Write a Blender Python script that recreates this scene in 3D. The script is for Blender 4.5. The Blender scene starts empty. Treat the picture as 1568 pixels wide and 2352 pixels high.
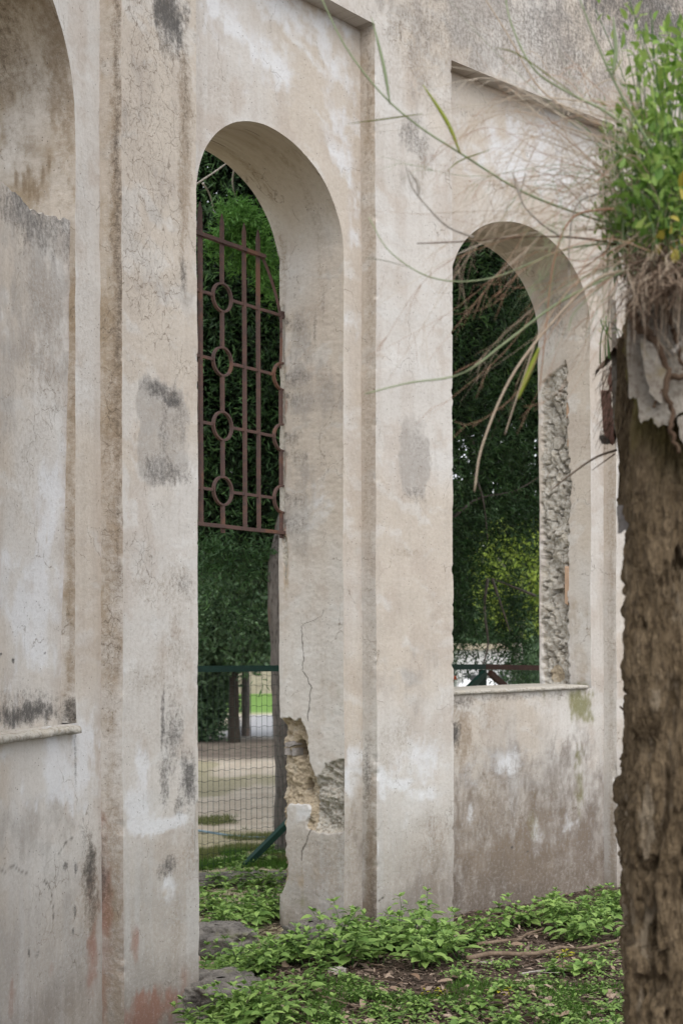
import bpy, math, random
import numpy as np

PI = math.pi
rng = np.random.default_rng(7)
random.seed(7)
scene = bpy.context.scene

# ------------------------------------------------------------------ camera, sky, sun, exposure
EYE = 1.6
cam_data = bpy.data.cameras.new('camera')
cam = bpy.data.objects.new('camera', cam_data)
scene.collection.objects.link(cam)
cam.location = (0, 0, EYE)
cam.rotation_euler = (PI / 2, math.radians(0.2), 0)
cam_data.sensor_fit = 'VERTICAL'
cam_data.sensor_height = 36
cam_data.sensor_width = 24
cam_data.lens = 36 * 3300 / 2352
cam_data.shift_y = (1510 - 1176) / 2352
cam_data.clip_start = 0.05
cam_data.clip_end = 2000
cam_data.dof.use_dof = True
cam_data.dof.focus_distance = 6.9
cam_data.dof.aperture_fstop = 3.9
scene.camera = cam

SUN_EL, SUN_AZ = 55, 170          # azimuth: degrees clockwise from +Y (the viewing direction)
world = bpy.data.worlds.new('World')
scene.world = world
world.use_nodes = True
wn = world.node_tree
wn.nodes.clear()
w_out = wn.nodes.new('ShaderNodeOutputWorld')
w_bg = wn.nodes.new('ShaderNodeBackground')
w_sky = wn.nodes.new('ShaderNodeTexSky')
w_sky.sky_type = 'NISHITA'
w_sky.sun_disc = False
w_sky.sun_elevation = math.radians(SUN_EL)
w_sky.sun_rotation = math.radians(SUN_AZ)
w_sky.air_density = 1.0
w_sky.dust_density = 1.5
w_sky.ozone_density = 0.6
w_bg.inputs['Strength'].default_value = 0.15
# an overcast sky: the clear blue of the model is mostly desaturated
w_hsv = wn.nodes.new('ShaderNodeHueSaturation')
w_hsv.inputs['Saturation'].default_value = 0.22
wn.links.new(w_sky.outputs[0], w_hsv.inputs['Color'])
wn.links.new(w_hsv.outputs[0], w_bg.inputs['Color'])
wn.links.new(w_bg.outputs[0], w_out.inputs['Surface'])

sun_data = bpy.data.lights.new('sun', 'SUN')
sun_data.energy = 0.9
sun_data.angle = math.radians(60)
sun_data.color = (1.0, 0.96, 0.90)
sun = bpy.data.objects.new('sun', sun_data)
scene.collection.objects.link(sun)
from mathutils import Vector
_sd = Vector((math.sin(math.radians(SUN_AZ)) * math.cos(math.radians(SUN_EL)),
              math.cos(math.radians(SUN_AZ)) * math.cos(math.radians(SUN_EL)),
              math.sin(math.radians(SUN_EL))))
sun.rotation_euler = _sd.to_track_quat('Z', 'Y').to_euler()

scene.view_settings.view_transform = 'Standard'
scene.view_settings.look = 'None'
scene.view_settings.gamma = 1
scene.view_settings.exposure = 0.97
scene.render.engine = 'CYCLES'
scene.cycles.max_bounces = 6

# ------------------------------------------------------------------ small tools
C = scene.collection


def fr(a):
    return a - np.floor(a)


def hash3(ix, iy, iz, seed):
    h = (ix.astype(np.int64) * 374761393 + iy.astype(np.int64) * 668265263 + iz.astype(np.int64) * 2147483647 + seed * 974711) & 0xFFFFFFFF
    h = ((h ^ (h >> 13)) * 1274126177) & 0xFFFFFFFF
    h = ((h ^ (h >> 16)) * 2246822519) & 0xFFFFFFFF
    h = h ^ (h >> 15)
    return (h & 0xFFFFFF) / float(0xFFFFFF)


def vnoise(x, y, z=None, seed=0):
    x = np.asarray(x, float)
    y = np.asarray(y, float) + 0 * x
    z = (np.zeros_like(x) if z is None else np.asarray(z, float) + 0 * x)
    ix, iy, iz = np.floor(x), np.floor(y), np.floor(z)
    fx, fy, fz = x - ix, y - iy, z - iz
    fx, fy, fz = [t * t * (3 - 2 * t) for t in (fx, fy, fz)]
    out = 0
    for a in (0, 1):
        for b in (0, 1):
            for c in (0, 1):
                w = (fx if a else 1 - fx) * (fy if b else 1 - fy) * (fz if c else 1 - fz)
                out = out + w * hash3(ix + a, iy + b, iz + c, seed)
    return out * 2 - 1


def fbm(x, y, z=None, oct=4, seed=0, gain=0.5):
    s, a, f, t = 0, 1.0, 1.0, 0
    for o in range(oct):
        s = s + a * vnoise(np.asarray(x) * f + 13.7 * o, np.asarray(y) * f + 7.1 * o, None if z is None else np.asarray(z) * f, seed + o)
        t += a
        a *= gain
        f *= 2.03
    return s / t


def sstep(a, b, x):
    t = np.clip((x - a) / (b - a), 0, 1)
    return t * t * (3 - 2 * t)


def mesh_obj(name, verts, faces, mat=None, parent=None, smooth=True, attrs=None):
    """verts (N,3) array; faces: (M,k) int array or list of arrays of different k."""
    me = bpy.data.meshes.new(name)
    verts = np.asarray(verts, dtype=np.float32)
    if not isinstance(faces, list):
        faces = [faces]
    faces = [np.asarray(f, dtype=np.int32) for f in faces if len(f)]
    nl = sum(f.size for f in faces)
    nf = sum(len(f) for f in faces)
    me.vertices.add(len(verts))
    me.vertices.foreach_set('co', verts.ravel())
    me.loops.add(nl)
    me.loops.foreach_set('vertex_index', np.concatenate([f.ravel() for f in faces]))
    me.polygons.add(nf)
    starts, tot = [], 0
    for f in faces:
        starts.append(np.arange(len(f), dtype=np.int32) * f.shape[1] + tot)
        tot += f.size
    me.polygons.foreach_set('loop_start', np.concatenate(starts))
    me.polygons.foreach_set('use_smooth', np.full(nf, bool(smooth)))
    if attrs:
        for k, v in attrs.items():
            a = me.attributes.new(k, 'FLOAT', 'POINT')
            a.data.foreach_set('value', np.asarray(v, np.float32).ravel())
    me.update(calc_edges=True)
    if mat is not None:
        me.materials.append(mat)
    o = bpy.data.objects.new(name, me)
    C.objects.link(o)
    if parent is not None:
        o.parent = parent
    return o


def tag(o, label=None, cat=None, group=None, kind=None):
    if label: o['label'] = label
    if cat: o['category'] = cat
    if group: o['group'] = group
    if kind: o['kind'] = kind
    return o


def empty(name, loc=(0, 0, 0), label=None, cat=None, group=None):
    o = bpy.data.objects.new(name, None)
    o.location = loc
    o.empty_display_size = 0.1
    C.objects.link(o)
    tag(o, label, cat, group)
    return o


def copy_tree(o, parent=None):
    c = o.copy()
    C.objects.link(c)
    c.parent = parent
    for ch in list(o.children):
        copy_tree(ch, c)
    return c


def grid_faces(a, b, off=0):
    i = np.arange(a - 1)[:, None] * b + np.arange(b - 1)[None, :] + off
    return np.stack([i, i + b, i + b + 1, i + 1], -1).reshape(-1, 4)


class MB:
    """collects pieces of one mesh"""
    def __init__(self):
        self.v, self.q, self.t, self.n = [], [], [], 0
        self.a = []

    def add(self, v, q=None, t=None, val=0.5):
        v = np.asarray(v, float).reshape(-1, 3)
        if q is not None and len(q): self.q.append(np.asarray(q) + self.n)
        if t is not None and len(t): self.t.append(np.asarray(t) + self.n)
        self.v.append(v)
        self.a.append(np.broadcast_to(np.asarray(val, float), (len(v),)))
        self.n += len(v)

    def box(self, c, size, axes=None, val=0.5):
        sx, sy, sz = [s / 2 for s in size]
        p = np.array([[x, y, z] for x in (-sx, sx) for y in (-sy, sy) for z in (-sz, sz)])
        if axes is not None: p = p @ np.asarray(axes, float)
        self.add(p + np.asarray(c), [[0, 1, 3, 2], [4, 6, 7, 5], [0, 4, 5, 1], [2, 3, 7, 6], [0, 2, 6, 4], [1, 5, 7, 3]], val=val)

    def tube(self, pts, rad, sides=6, val=0.5, cap=True, flat=None):
        pts = np.asarray(pts, float)
        n = len(pts)
        rad = np.broadcast_to(np.asarray(rad, float), (n,))
        tan = np.gradient(pts, axis=0)
        tan /= np.linalg.norm(tan, axis=1)[:, None] + 1e-9
        ref = np.array([0, 0, 1.0]) if abs(tan[0][2]) < 0.9 else np.array([0.0, 1.0, 0])
        u = np.cross(tan, ref)
        u /= np.linalg.norm(u, axis=1)[:, None] + 1e-9
        w = np.cross(tan, u)
        an = np.arange(sides) * 2 * PI / sides
        ring = u[:, None, :] * np.cos(an)[None, :, None] + w[:, None, :] * np.sin(an)[None, :, None] * (1 if flat is None else flat)
        v = pts[:, None, :] + ring * rad[:, None, None]
        i = np.arange(n - 1)[:, None] * sides + np.arange(sides)[None, :]
        j = np.arange(n - 1)[:, None] * sides + (np.arange(sides)[None, :] + 1) % sides
        q = np.stack([i, j, j + sides, i + sides], -1).reshape(-1, 4)
        t = []
        if cap:
            for k in range(1, sides - 1):
                t.append([0, k + 1, k])
                b = (n - 1) * sides
                t.append([b, b + k, b + k + 1])
        self.add(v.reshape(-1, 3), q, t, val)

    def build(self, name, mat, parent=None, smooth=True):
        f = []
        if self.q: f.append(np.concatenate(self.q))
        if self.t: f.append(np.concatenate(self.t))
        return mesh_obj(name, np.concatenate(self.v), f, mat, parent, smooth, {'v': np.concatenate(self.a)})


def bez(p0, p1, p2, n=12):
    t = np.linspace(0, 1, n)[:, None]
    p0, p1, p2 = [np.asarray(p, float) for p in (p0, p1, p2)]
    return (1 - t) ** 2 * p0 + 2 * t * (1 - t) * p1 + t * t * p2


def spline(pts, n=24):
    """Catmull-Rom through points"""
    p = np.asarray(pts, float)
    p = np.vstack([2 * p[0] - p[1], p, 2 * p[-1] - p[-2]])
    out = []
    m = len(p) - 3
    for t in np.linspace(0, m - 1e-6, n):
        i = int(t)
        f = t - i
        a, b, c, d = p[i:i + 4]
        out.append(0.5 * (2 * b + (c - a) * f + (2 * a - 5 * b + 4 * c - d) * f * f + (3 * b - a - 3 * c + d) * f ** 3))
    return np.array(out)


def leaf_cloud(base, tdir, L, W, roll=None, fold=0.25, side=None):
    """many small folded leaves: base (N,3), tdir (N,3) unit; returns verts, tris"""
    N = len(base)
    L = np.broadcast_to(np.asarray(L, float), (N,))[:, None]
    W = np.broadcast_to(np.asarray(W, float), (N,))[:, None]
    r = rng.normal(size=(N, 3)) if side is None else side
    w = np.cross(tdir, r)
    w /= np.linalg.norm(w, axis=1)[:, None] + 1e-9
    up = np.cross(w, tdir)
    b = base
    m1 = b + tdir * L * 0.42 + w * W * 0.5 + up * W * fold
    m2 = b + tdir * L * 0.42 - w * W * 0.5 + up * W * fold
    tip = b + tdir * L - up * L * 0.08
    v = np.stack([b, m1, tip, m2], 1).reshape(-1, 3)
    i = np.arange(N)[:, None] * 4
    t = np.concatenate([i + np.array([[0, 1, 2]]), i + np.array([[0, 2, 3]])], 0)
    return v, t


def unit(a):
    a = np.asarray(a, float)
    return a / (np.linalg.norm(a, axis=-1, keepdims=True) + 1e-9)


# ------------------------------------------------------------------ material helpers
class NT:
    def __init__(self, name):
        self.m = bpy.data.materials.new(name)
        self.m.use_nodes = True
        self.t = self.m.node_tree
        self.t.nodes.clear()
        self.out = self.t.nodes.new('ShaderNodeOutputMaterial')
        self.b = self.t.nodes.new('ShaderNodeBsdfPrincipled')
        self.link(self.b.outputs[0], self.out.inputs['Surface'])
        self.b.inputs['Roughness'].default_value = 0.9
        self.b.inputs['Specular IOR Level'].default_value = 0.2

    def link(self, a, b):
        self.t.links.new(a, b)

    def put(self, sock, v):
        if hasattr(v, 'is_output') or isinstance(v, bpy.types.NodeSocket):
            self.link(v, sock)
        elif isinstance(v, (tuple, list)):
            sock.default_value = tuple(v) + ((1.0,) if len(v) == 3 and sock.type == 'RGBA' else ())
        else:
            sock.default_value = v

    def pos(self):
        return self.t.nodes.new('ShaderNodeNewGeometry').outputs['Position']

    def obj(self):
        return self.t.nodes.new('ShaderNodeTexCoord').outputs['Object']

    def scl(self, v, s):
        n = self.t.nodes.new('ShaderNodeMapping')
        self.link(v, n.inputs['Vector'])
        n.inputs['Scale'].default_value = s
        return n.outputs[0]

    def noise(self, vec, scale=1, detail=4, rough=0.5, dist=0, dim='3D'):
        n = self.t.nodes.new('ShaderNodeTexNoise')
        n.noise_dimensions = dim
        self.link(vec, n.inputs['Vector'])
        n.inputs['Scale'].default_value = scale
        n.inputs['Detail'].default_value = detail
        n.inputs['Roughness'].default_value = rough
        n.inputs['Distortion'].default_value = dist
        return n.outputs['Fac']

    def noisec(self, vec, scale=1, detail=3, dim='3D'):
        n = self.t.nodes.new('ShaderNodeTexNoise')
        n.noise_dimensions = dim
        self.link(vec, n.inputs['Vector'])
        n.inputs['Scale'].default_value = scale
        n.inputs['Detail'].default_value = detail
        return n.outputs['Color']

    def vor(self, vec, scale=1, feature='F1', out='Distance', rnd=1.0, dim='3D'):
        n = self.t.nodes.new('ShaderNodeTexVoronoi')
        n.voronoi_dimensions = dim
        n.feature = feature
        self.link(vec, n.inputs['Vector'])
        n.inputs['Scale'].default_value = scale
        n.inputs['Randomness'].default_value = rnd
        return n.outputs[out]

    def math(self, op, a, b=0.0, c=0.0, clamp=False):
        n = self.t.nodes.new('ShaderNodeMath')
        n.operation = op
        n.use_clamp = clamp
        self.put(n.inputs[0], a)
        self.put(n.inputs[1], b)
        self.put(n.inputs[2], c)
        return n.outputs[0]

    def vadd(self, a, b):
        n = self.t.nodes.new('ShaderNodeVectorMath')
        n.operation = 'ADD'
        self.put(n.inputs[0], a)
        self.put(n.inputs[1], b)
        return n.outputs[0]

    def vscale(self, a, s):
        n = self.t.nodes.new('ShaderNodeVectorMath')
        n.operation = 'SCALE'
        self.put(n.inputs[0], a)
        n.inputs['Scale'].default_value = s
        return n.outputs[0]

    def step(self, v, lo, hi, o0=0.0, o1=1.0):
        n = self.t.nodes.new('ShaderNodeMapRange')
        n.interpolation_type = 'SMOOTHSTEP'
        self.put(n.inputs['Value'], v)
        n.inputs['From Min'].default_value = lo
        n.inputs['From Max'].default_value = hi
        n.inputs['To Min'].default_value = o0
        n.inputs['To Max'].default_value = o1
        return n.outputs[0]

    def mix(self, f, a, b, blend='MIX'):
        n = self.t.nodes.new('ShaderNodeMix')
        n.data_type = 'RGBA'
        n.blend_type = blend
        self.put(n.inputs['Factor'], f)
        self.put(n.inputs['A'] if False else n.inputs[6], a)
        self.put(n.inputs[7], b)
        return n.outputs[2]

    def attr(self, name):
        n = self.t.nodes.new('ShaderNodeAttribute')
        n.attribute_name = name
        return n.outputs['Fac']

    def color(self, c):
        self.put(self.b.inputs['Base Color'], c)
        return self

    def bump(self, h, strength=0.5, dist=0.01):
        n = self.t.nodes.new('ShaderNodeBump')
        n.inputs['Strength'].default_value = strength
        n.inputs['Distance'].default_value = dist
        self.link(h, n.inputs['Height'])
        self.link(n.outputs[0], self.b.inputs['Normal'])
        return self


def mat_plaster():
    m = NT('weathered_plaster')
    n = m.t.nodes.new('ShaderNodeAttribute'); n.attribute_name = 'col'
    c = n.outputs['Color']
    n = m.t.nodes.new('ShaderNodeAttribute'); n.attribute_name = 'flat'
    P = n.outputs['Vector']
    streak2 = m.noise(m.scl(P, (30, 3.0, 1)), 1.0, 3, 0.6, dim='2D')
    fine = m.noise(P, 46, 4, 0.7, dim='2D')
    grain = m.noise(P, 190, 2, 0.6, dim='2D')
    mid = m.noise(P, 9, 3, 0.6, dim='2D')
    sp = m.math('ADD', m.math('MULTIPLY', m.math('SUBTRACT', fine, 0.5), 1.7), m.math('MULTIPLY', m.math('SUBTRACT', grain, 0.5), 0.9))
    spk = m.math('ADD', sp, m.math('MULTIPLY', m.math('SUBTRACT', streak2, 0.5), 0.35))

    def lay(c, name, col, lo, hi, k, top):
        at_ = m.attr(name)
        f = m.step(m.math('ADD', at_, m.math('MULTIPLY', m.math('MULTIPLY', spk, k), m.step(at_, 0.0, 0.3))), lo, hi, 0, top)
        return m.mix(f, c, col)

    c = m.mix(m.step(spk, -0.05, 0.6, 0, 0.28), c, (0.26, 0.215, 0.165))
    c = m.mix(m.step(spk, 0.0, -0.5, 0, 0.24), c, (0.64, 0.62, 0.59))
    c = lay(c, 'brown', (0.225, 0.168, 0.112), 0.05, 1.15, 0.5, 0.85)
    c = lay(c, 'dark', (0.075, 0.071, 0.068), 0.08, 1.05, 0.62, 0.92)
    rub = m.attr('rub')
    rc = m.mix(m.step(m.attr('rgrey'), 0.3, 0.7), (0.41, 0.338, 0.243), (0.445, 0.42, 0.375))
    rc = m.mix(m.step(fine, 0.36, 0.56, 0.6, 0), rc, (0.22, 0.18, 0.13))
    rc = m.mix(m.step(mid, 0.5, 0.7, 0, 0.5), rc, (0.48, 0.43, 0.35))
    c = m.mix(m.step(rub, 0.35, 0.65), c, rc)
    wob = m.vadd(P, m.vscale(m.noisec(P, 11, 4, dim='2D'), 0.11))
    e1 = m.vor(wob, 11, 'DISTANCE_TO_EDGE', dim='2D')
    e2 = m.vor(wob, 34, 'DISTANCE_TO_EDGE', dim='2D')
    e3 = m.vor(m.vadd(wob, m.vscale(m.noisec(P, 5, 2, dim='2D'), 0.2)), 2.6, 'DISTANCE_TO_EDGE', dim='2D')
    ck = m.attr('crack')
    gate = m.noise(P, 3.1, 2, 0.5, dim='2D')
    gk = m.math('MULTIPLY', m.math('SUBTRACT', gate, 0.5), 1.5)
    l1 = m.math('MULTIPLY', m.step(e1, 0.010, 0.042, 1, 0), m.step(m.math('ADD', ck, gk), 0.25, 0.8))
    l2 = m.math('MULTIPLY', m.step(e2, 0.015, 0.07, 1, 0), m.step(m.math('ADD', ck, gk), 0.45, 1.0, 0, 0.7))
    l3 = m.math('MULTIPLY', m.step(e3, 0.002, 0.010, 0.8, 0), m.step(gate, 0.54, 0.6))
    line = m.math('MAXIMUM', m.math('MAXIMUM', l1, l2), l3)
    line = m.math('MULTIPLY', line, m.step(rub, 0.3, 0.6, 1, 0))
    c = m.mix(m.math('MULTIPLY', line, m.step(fine, 0.3, 0.65, 0.3, 0.75)), c, (0.15, 0.12, 0.09))
    c = m.mix(m.math('MULTIPLY', m.attr('line'), 0.9), c, (0.06, 0.05, 0.04))
    pit = m.math('MULTIPLY', m.step(m.vor(P, 22, 'F1', dim='2D'), 0.04, 0.085, 1, 0), m.step(mid, 0.56, 0.62))
    c = m.mix(m.math('MULTIPLY', pit, 0.75), c, (0.10, 0.085, 0.07))
    m.color(c)
    h = m.math('ADD', m.math('MULTIPLY', m.noise(P, 46, 4, 0.7, dim='2D'), m.step(rub, 0, 1, 0.5, 2.0)), m.math('MULTIPLY', m.noise(P, 9, 3, 0.6, dim='2D'), 0.4))
    m.bump(h, 0.42, 0.012)
    m.b.inputs['Roughness'].default_value = 0.93
    m.b.inputs['Specular IOR Level'].default_value = 0.12
    return m.m


def mat_simple(name, cols, scale=8, rough=0.85, bump=0.3, stretch=(1, 1, 1), spec=0.25, dist=0.01, vattr=0.0, coord='obj', vcol=(0.02, 0.018, 0.012)):
    m = NT(name)
    P = m.scl(m.obj() if coord == 'obj' else m.pos(), stretch)
    a = m.noise(P, scale, 6, 0.6)
    b = m.noise(P, scale * 5.3, 5, 0.6)
    c = m.mix(m.step(a, 0.35, 0.65), cols[0], cols[1])
    c = m.mix(m.step(b, 0.45, 0.7, 0, 0.75), c, cols[2] if len(cols) > 2 else cols[0])
    if len(cols) > 3:
        c = m.mix(m.step(m.noise(P, scale * 0.6, 4, 0.6), 0.56, 0.66, 0, 0.8), c, cols[3])
    if vattr:
        c = m.mix(m.math('MULTIPLY', m.attr('v'), vattr), c, vcol)
    m.color(c)
    m.bump(m.math('ADD', a, m.math('MULTIPLY', b, 0.6)), bump, dist)
    m.b.inputs['Roughness'].default_value = rough
    m.b.inputs['Specular IOR Level'].default_value = spec
    return m.m


def mat_leaf(name, lo, hi, alt=None, rough=0.5, trans=0.25):
    m = NT(name)
    v = m.attr('v')
    c = m.mix(v, lo, hi)
    if alt is not None:
        c = m.mix(m.step(m.noise(m.obj(), 2.5, 3, 0.5), 0.52, 0.68), c, alt)
    c = m.mix(m.step(m.noise(m.obj(), 60, 2, 0.5), 0.4, 0.7, 0, 0.3), c, lo)
    m.color(c)
    m.b.inputs['Roughness'].default_value = rough
    m.b.inputs['Specular IOR Level'].default_value = 0.3
    tr = m.t.nodes.new('ShaderNodeBsdfTranslucent')
    m.put(tr.inputs['Color'], c)
    mx = m.t.nodes.new('ShaderNodeMixShader')
    mx.inputs[0].default_value = trans
    m.link(m.b.outputs[0], mx.inputs[1])
    m.link(tr.outputs[0], mx.inputs[2])
    m.link(mx.outputs[0], m.out.inputs['Surface'])
    return m.m


M_PLASTER = mat_plaster()
M_IRON = mat_simple('rusty_iron', [(0.085, 0.053, 0.047), (0.115, 0.066, 0.054), (0.065, 0.049, 0.047), (0.15, 0.075, 0.048)], 9, 0.75, 0.5, dist=0.004)
M_FENCE_GREEN = mat_simple('green_painted_steel', [(0.008, 0.035, 0.026), (0.011, 0.042, 0.03), (0.008, 0.025, 0.02)], 6, 0.5, 0.05)
M_FENCE_BROWN = mat_simple('brown_painted_steel', [(0.055, 0.022, 0.016), (0.07, 0.03, 0.02), (0.04, 0.02, 0.015)], 6, 0.55, 0.05)
M_WIRE = mat_simple('green_coated_wire', [(0.018, 0.035, 0.028), (0.02, 0.04, 0.03)], 6, 0.5, 0.0)
M_ROCK = mat_simple('grey_lava_rock', [(0.14, 0.128, 0.115), (0.24, 0.22, 0.195), (0.08, 0.072, 0.065), (0.15, 0.15, 0.085)], 9, 0.95, 0.9, dist=0.03)
M_STONE = mat_simple('pale_stone', [(0.34, 0.31, 0.27), (0.42, 0.39, 0.34), (0.22, 0.2, 0.17)], 9, 0.95, 0.8, dist=0.015)
M_BRICK = mat_simple('old_red_brick', [(0.30, 0.165, 0.125), (0.36, 0.21, 0.165), (0.24, 0.16, 0.135), (0.42, 0.38, 0.34)], 18, 0.95, 0.8, dist=0.01)
M_TILE = mat_simple('pale_terracotta', [(0.50, 0.34, 0.235), (0.45, 0.30, 0.205), (0.40, 0.3, 0.22)], 12, 0.9, 0.4)
M_GBRICK = mat_simple('grey_brick', [(0.27, 0.25, 0.24), (0.33, 0.3, 0.28), (0.2, 0.18, 0.165)], 14, 0.95, 0.8, dist=0.01)
M_TUFF = mat_simple('eroded_brown_tuff', [(0.128, 0.090, 0.050), (0.225, 0.165, 0.10), (0.046, 0.031, 0.019), (0.34, 0.275, 0.195)], 15, 0.97, 1.0, (1.7, 1.7, 0.5), dist=0.045, vattr=0.75, vcol=(0.135, 0.115, 0.03))
M_SLAB = mat_simple('loose_stucco', [(0.25, 0.22, 0.185), (0.34, 0.31, 0.265), (0.15, 0.115, 0.085), (0.20, 0.16, 0.095)], 17, 0.95, 0.8)
M_MOSS = mat_simple('olive_moss', [(0.095, 0.085, 0.02), (0.13, 0.11, 0.03), (0.06, 0.05, 0.02)], 20, 0.95, 0.8)
M_BARK = mat_simple('grey_brown_bark', [(0.10, 0.088, 0.078), (0.17, 0.152, 0.138), (0.045, 0.037, 0.032), (0.16, 0.11, 0.085)], 9, 0.95, 1.0, (1, 1, 0.3), dist=0.03)
M_BARKD = mat_simple('dark_bark', [(0.035, 0.028, 0.022), (0.055, 0.045, 0.035), (0.02, 0.016, 0.012)], 8, 0.95, 0.8, (1, 1, 0.3), dist=0.03)
M_TWIG = mat_simple('grey_brown_twig', [(0.165, 0.118, 0.082), (0.225, 0.168, 0.122), (0.10, 0.07, 0.05)], 15, 0.9, 0.4, dist=0.004)
M_TWIGL = mat_simple('pale_dead_branch', [(0.32, 0.29, 0.255), (0.40, 0.37, 0.33), (0.22, 0.19, 0.165)], 15, 0.9, 0.3, dist=0.004)
M_ROOT = mat_simple('brown_root', [(0.085, 0.052, 0.033), (0.12, 0.08, 0.052), (0.05, 0.03, 0.02)], 15, 0.9, 0.5, dist=0.004)
M_WEED = mat_leaf('weed_leaf', (0.115, 0.215, 0.05), (0.33, 0.48, 0.135))
M_WEEDS = mat_leaf('weed_stem', (0.06, 0.13, 0.03), (0.10, 0.19, 0.05))
M_YELLOW = mat_leaf('yellow_leaf', (0.36, 0.36, 0.02), (0.52, 0.47, 0.05))
M_GRASS = mat_leaf('short_grass', (0.045, 0.12, 0.016), (0.13, 0.25, 0.04))
M_LAWN = mat_leaf('dry_lawn', (0.12, 0.16, 0.04), (0.24, 0.24, 0.10))
M_CON = mat_leaf('dark_evergreen_leaf', (0.010, 0.030, 0.012), (0.055, 0.13, 0.035), trans=0.08)
M_CONM = mat_leaf('mid_evergreen_leaf', (0.03, 0.075, 0.025), (0.10, 0.20, 0.06), trans=0.15)
M_CONL = mat_leaf('lit_evergreen_leaf', (0.08, 0.20, 0.04), (0.17, 0.36, 0.08), trans=0.35)  # lighter green paints light onto the lit sprays
M_BUSH = mat_leaf('blue_green_leaf', (0.045, 0.095, 0.045), (0.16, 0.25, 0.13), trans=0.25)
M_LIME = mat_leaf('yellow_green_leaf', (0.17, 0.27, 0.04), (0.42, 0.50, 0.10), trans=0.4)
M_SHADEF = mat_leaf('shaded_inner_leaf', (0.006, 0.013, 0.006), (0.013, 0.028, 0.012), trans=0.02, rough=0.8)  # near-black green paints in the shade deep inside the crowns
M_PLANT = mat_leaf('fresh_green_leaf', (0.13, 0.26, 0.035), (0.40, 0.52, 0.15), trans=0.4)
M_PLANTG = mat_leaf('mid_green_leaf', (0.09, 0.19, 0.03), (0.28, 0.42, 0.10), trans=0.38)
M_PLANTY = mat_leaf('yellowing_leaf', (0.30, 0.25, 0.03), (0.42, 0.36, 0.08), trans=0.3)
M_STRAW = mat_leaf('dry_straw', (0.36, 0.255, 0.175), (0.56, 0.47, 0.36), trans=0.15)
M_PALE = mat_leaf('bleached_straw', (0.46, 0.37, 0.28), (0.66, 0.59, 0.49), trans=0.15)
M_STRAWR = mat_leaf('russet_straw', (0.30, 0.155, 0.09), (0.44, 0.29, 0.20), trans=0.15)
M_CULM = mat_leaf('grey_green_culm', (0.17, 0.22, 0.11), (0.30, 0.36, 0.20), trans=0.15)
M_CULMY = mat_leaf('yellow_green_blade', (0.22, 0.28, 0.03), (0.36, 0.38, 0.06), trans=0.3)
M_CHIP = mat_leaf('bark_chip', (0.06, 0.038, 0.028), (0.40, 0.31, 0.24), trans=0.02, rough=0.9)
M_DEADLEAF = mat_leaf('fallen_leaf', (0.20, 0.125, 0.08), (0.48, 0.38, 0.29), trans=0.1, rough=0.8)
M_WHITE = mat_simple('white_render', [(0.42, 0.42, 0.43), (0.48, 0.48, 0.49), (0.38, 0.38, 0.38)], 0.6, 0.9, 0.1)
M_CANVAS = mat_simple('white_canvas', [(0.78, 0.78, 0.79), (0.8, 0.8, 0.8)], 1, 0.8, 0.02)
M_TANWALL = mat_simple('tan_stone_wall', [(0.30, 0.26, 0.2), (0.36, 0.32, 0.25), (0.22, 0.19, 0.15)], 1.2, 0.95, 0.5)
M_WINDOW = mat_simple('dark_window_glass', [(0.03, 0.035, 0.04), (0.04, 0.045, 0.05)], 1, 0.15, 0.0, spec=0.5)
M_FLOWER = mat_leaf('orange_petal', (0.6, 0.09, 0.02), (0.7, 0.13, 0.03))
M_HOSE = mat_simple('blue_hose', [(0.16, 0.24, 0.28), (0.2, 0.28, 0.32)], 5, 0.5, 0.0)

# ------------------------------------------------------------------ survey: the plan of the curved wall
# The wall's plan was surveyed from the photograph (a gently curved, concave room wall). s = metres along its
# front face, n = metres behind the front face, z = height.  F = focal length of the survey in survey units.
F, CX, HY = 3300.0, 784.0, 1510.0
_cx = [0.0004922967677533402, -0.015433647388179888, 0.16902803914340467, -0.03456323372209223, -1.1931765828371446]
_cy = [0.00042079655505954046, -0.0028298228147564213, -0.03723102208423131, 1.0428579042634314, 5.081352058172228]
_t = np.linspace(0.12, 6.5, 2000)
_p = np.c_[np.polyval(_cx, _t), np.polyval(_cy, _t)]
_d0 = unit(_p[0] - _p[1])
_d1 = unit(_p[-1] - _p[-2])
_p = np.vstack([_p[0] + _d0 * np.linspace(3.6, 0.004, 500)[:, None], _p, _p[-1] + _d1 * np.linspace(0.004, 2.5, 500)[:, None]])
S_ = np.r_[0, np.cumsum(np.hypot(*np.diff(_p, axis=0).T))]
S_ -= S_[500]
_tg = unit(np.gradient(_p, axis=0))
_nm = np.c_[-_tg[:, 1], _tg[:, 0]]                      # points away from the room


def plan(s, n):
    X = np.interp(s, S_, _p[:, 0]) + n * np.interp(s, S_, _nm[:, 0])
    Y = np.interp(s, S_, _p[:, 1]) + n * np.interp(s, S_, _nm[:, 1])
    return X, Y


def s_at(x, n=0.0):
    """wall coordinate s of a surveyed vertical line on the layer n"""
    ss = np.linspace(-1.2, 7.8, 6000)
    X, Y = plan(ss, n)
    return np.interp(x, CX + F * X / Y, ss)


def n_at(x, s):
    nn = np.linspace(-0.1, 1.2, 3000)
    X, Y = plan(s, nn)
    xs = CX + F * X / Y
    return np.interp(-x, -xs, nn)


def z_at(y, s, n):
    return EYE - (y - HY) / F * plan(s, n)[1]


def at(x, y, Y):
    return np.array([(x - CX) / F * Y, Y, EYE - (y - HY) / F * Y])


def gy(y, ground=0.0):
    """distance of a point on the ground"""
    return (EYE - ground) * F / (y - HY)


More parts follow.
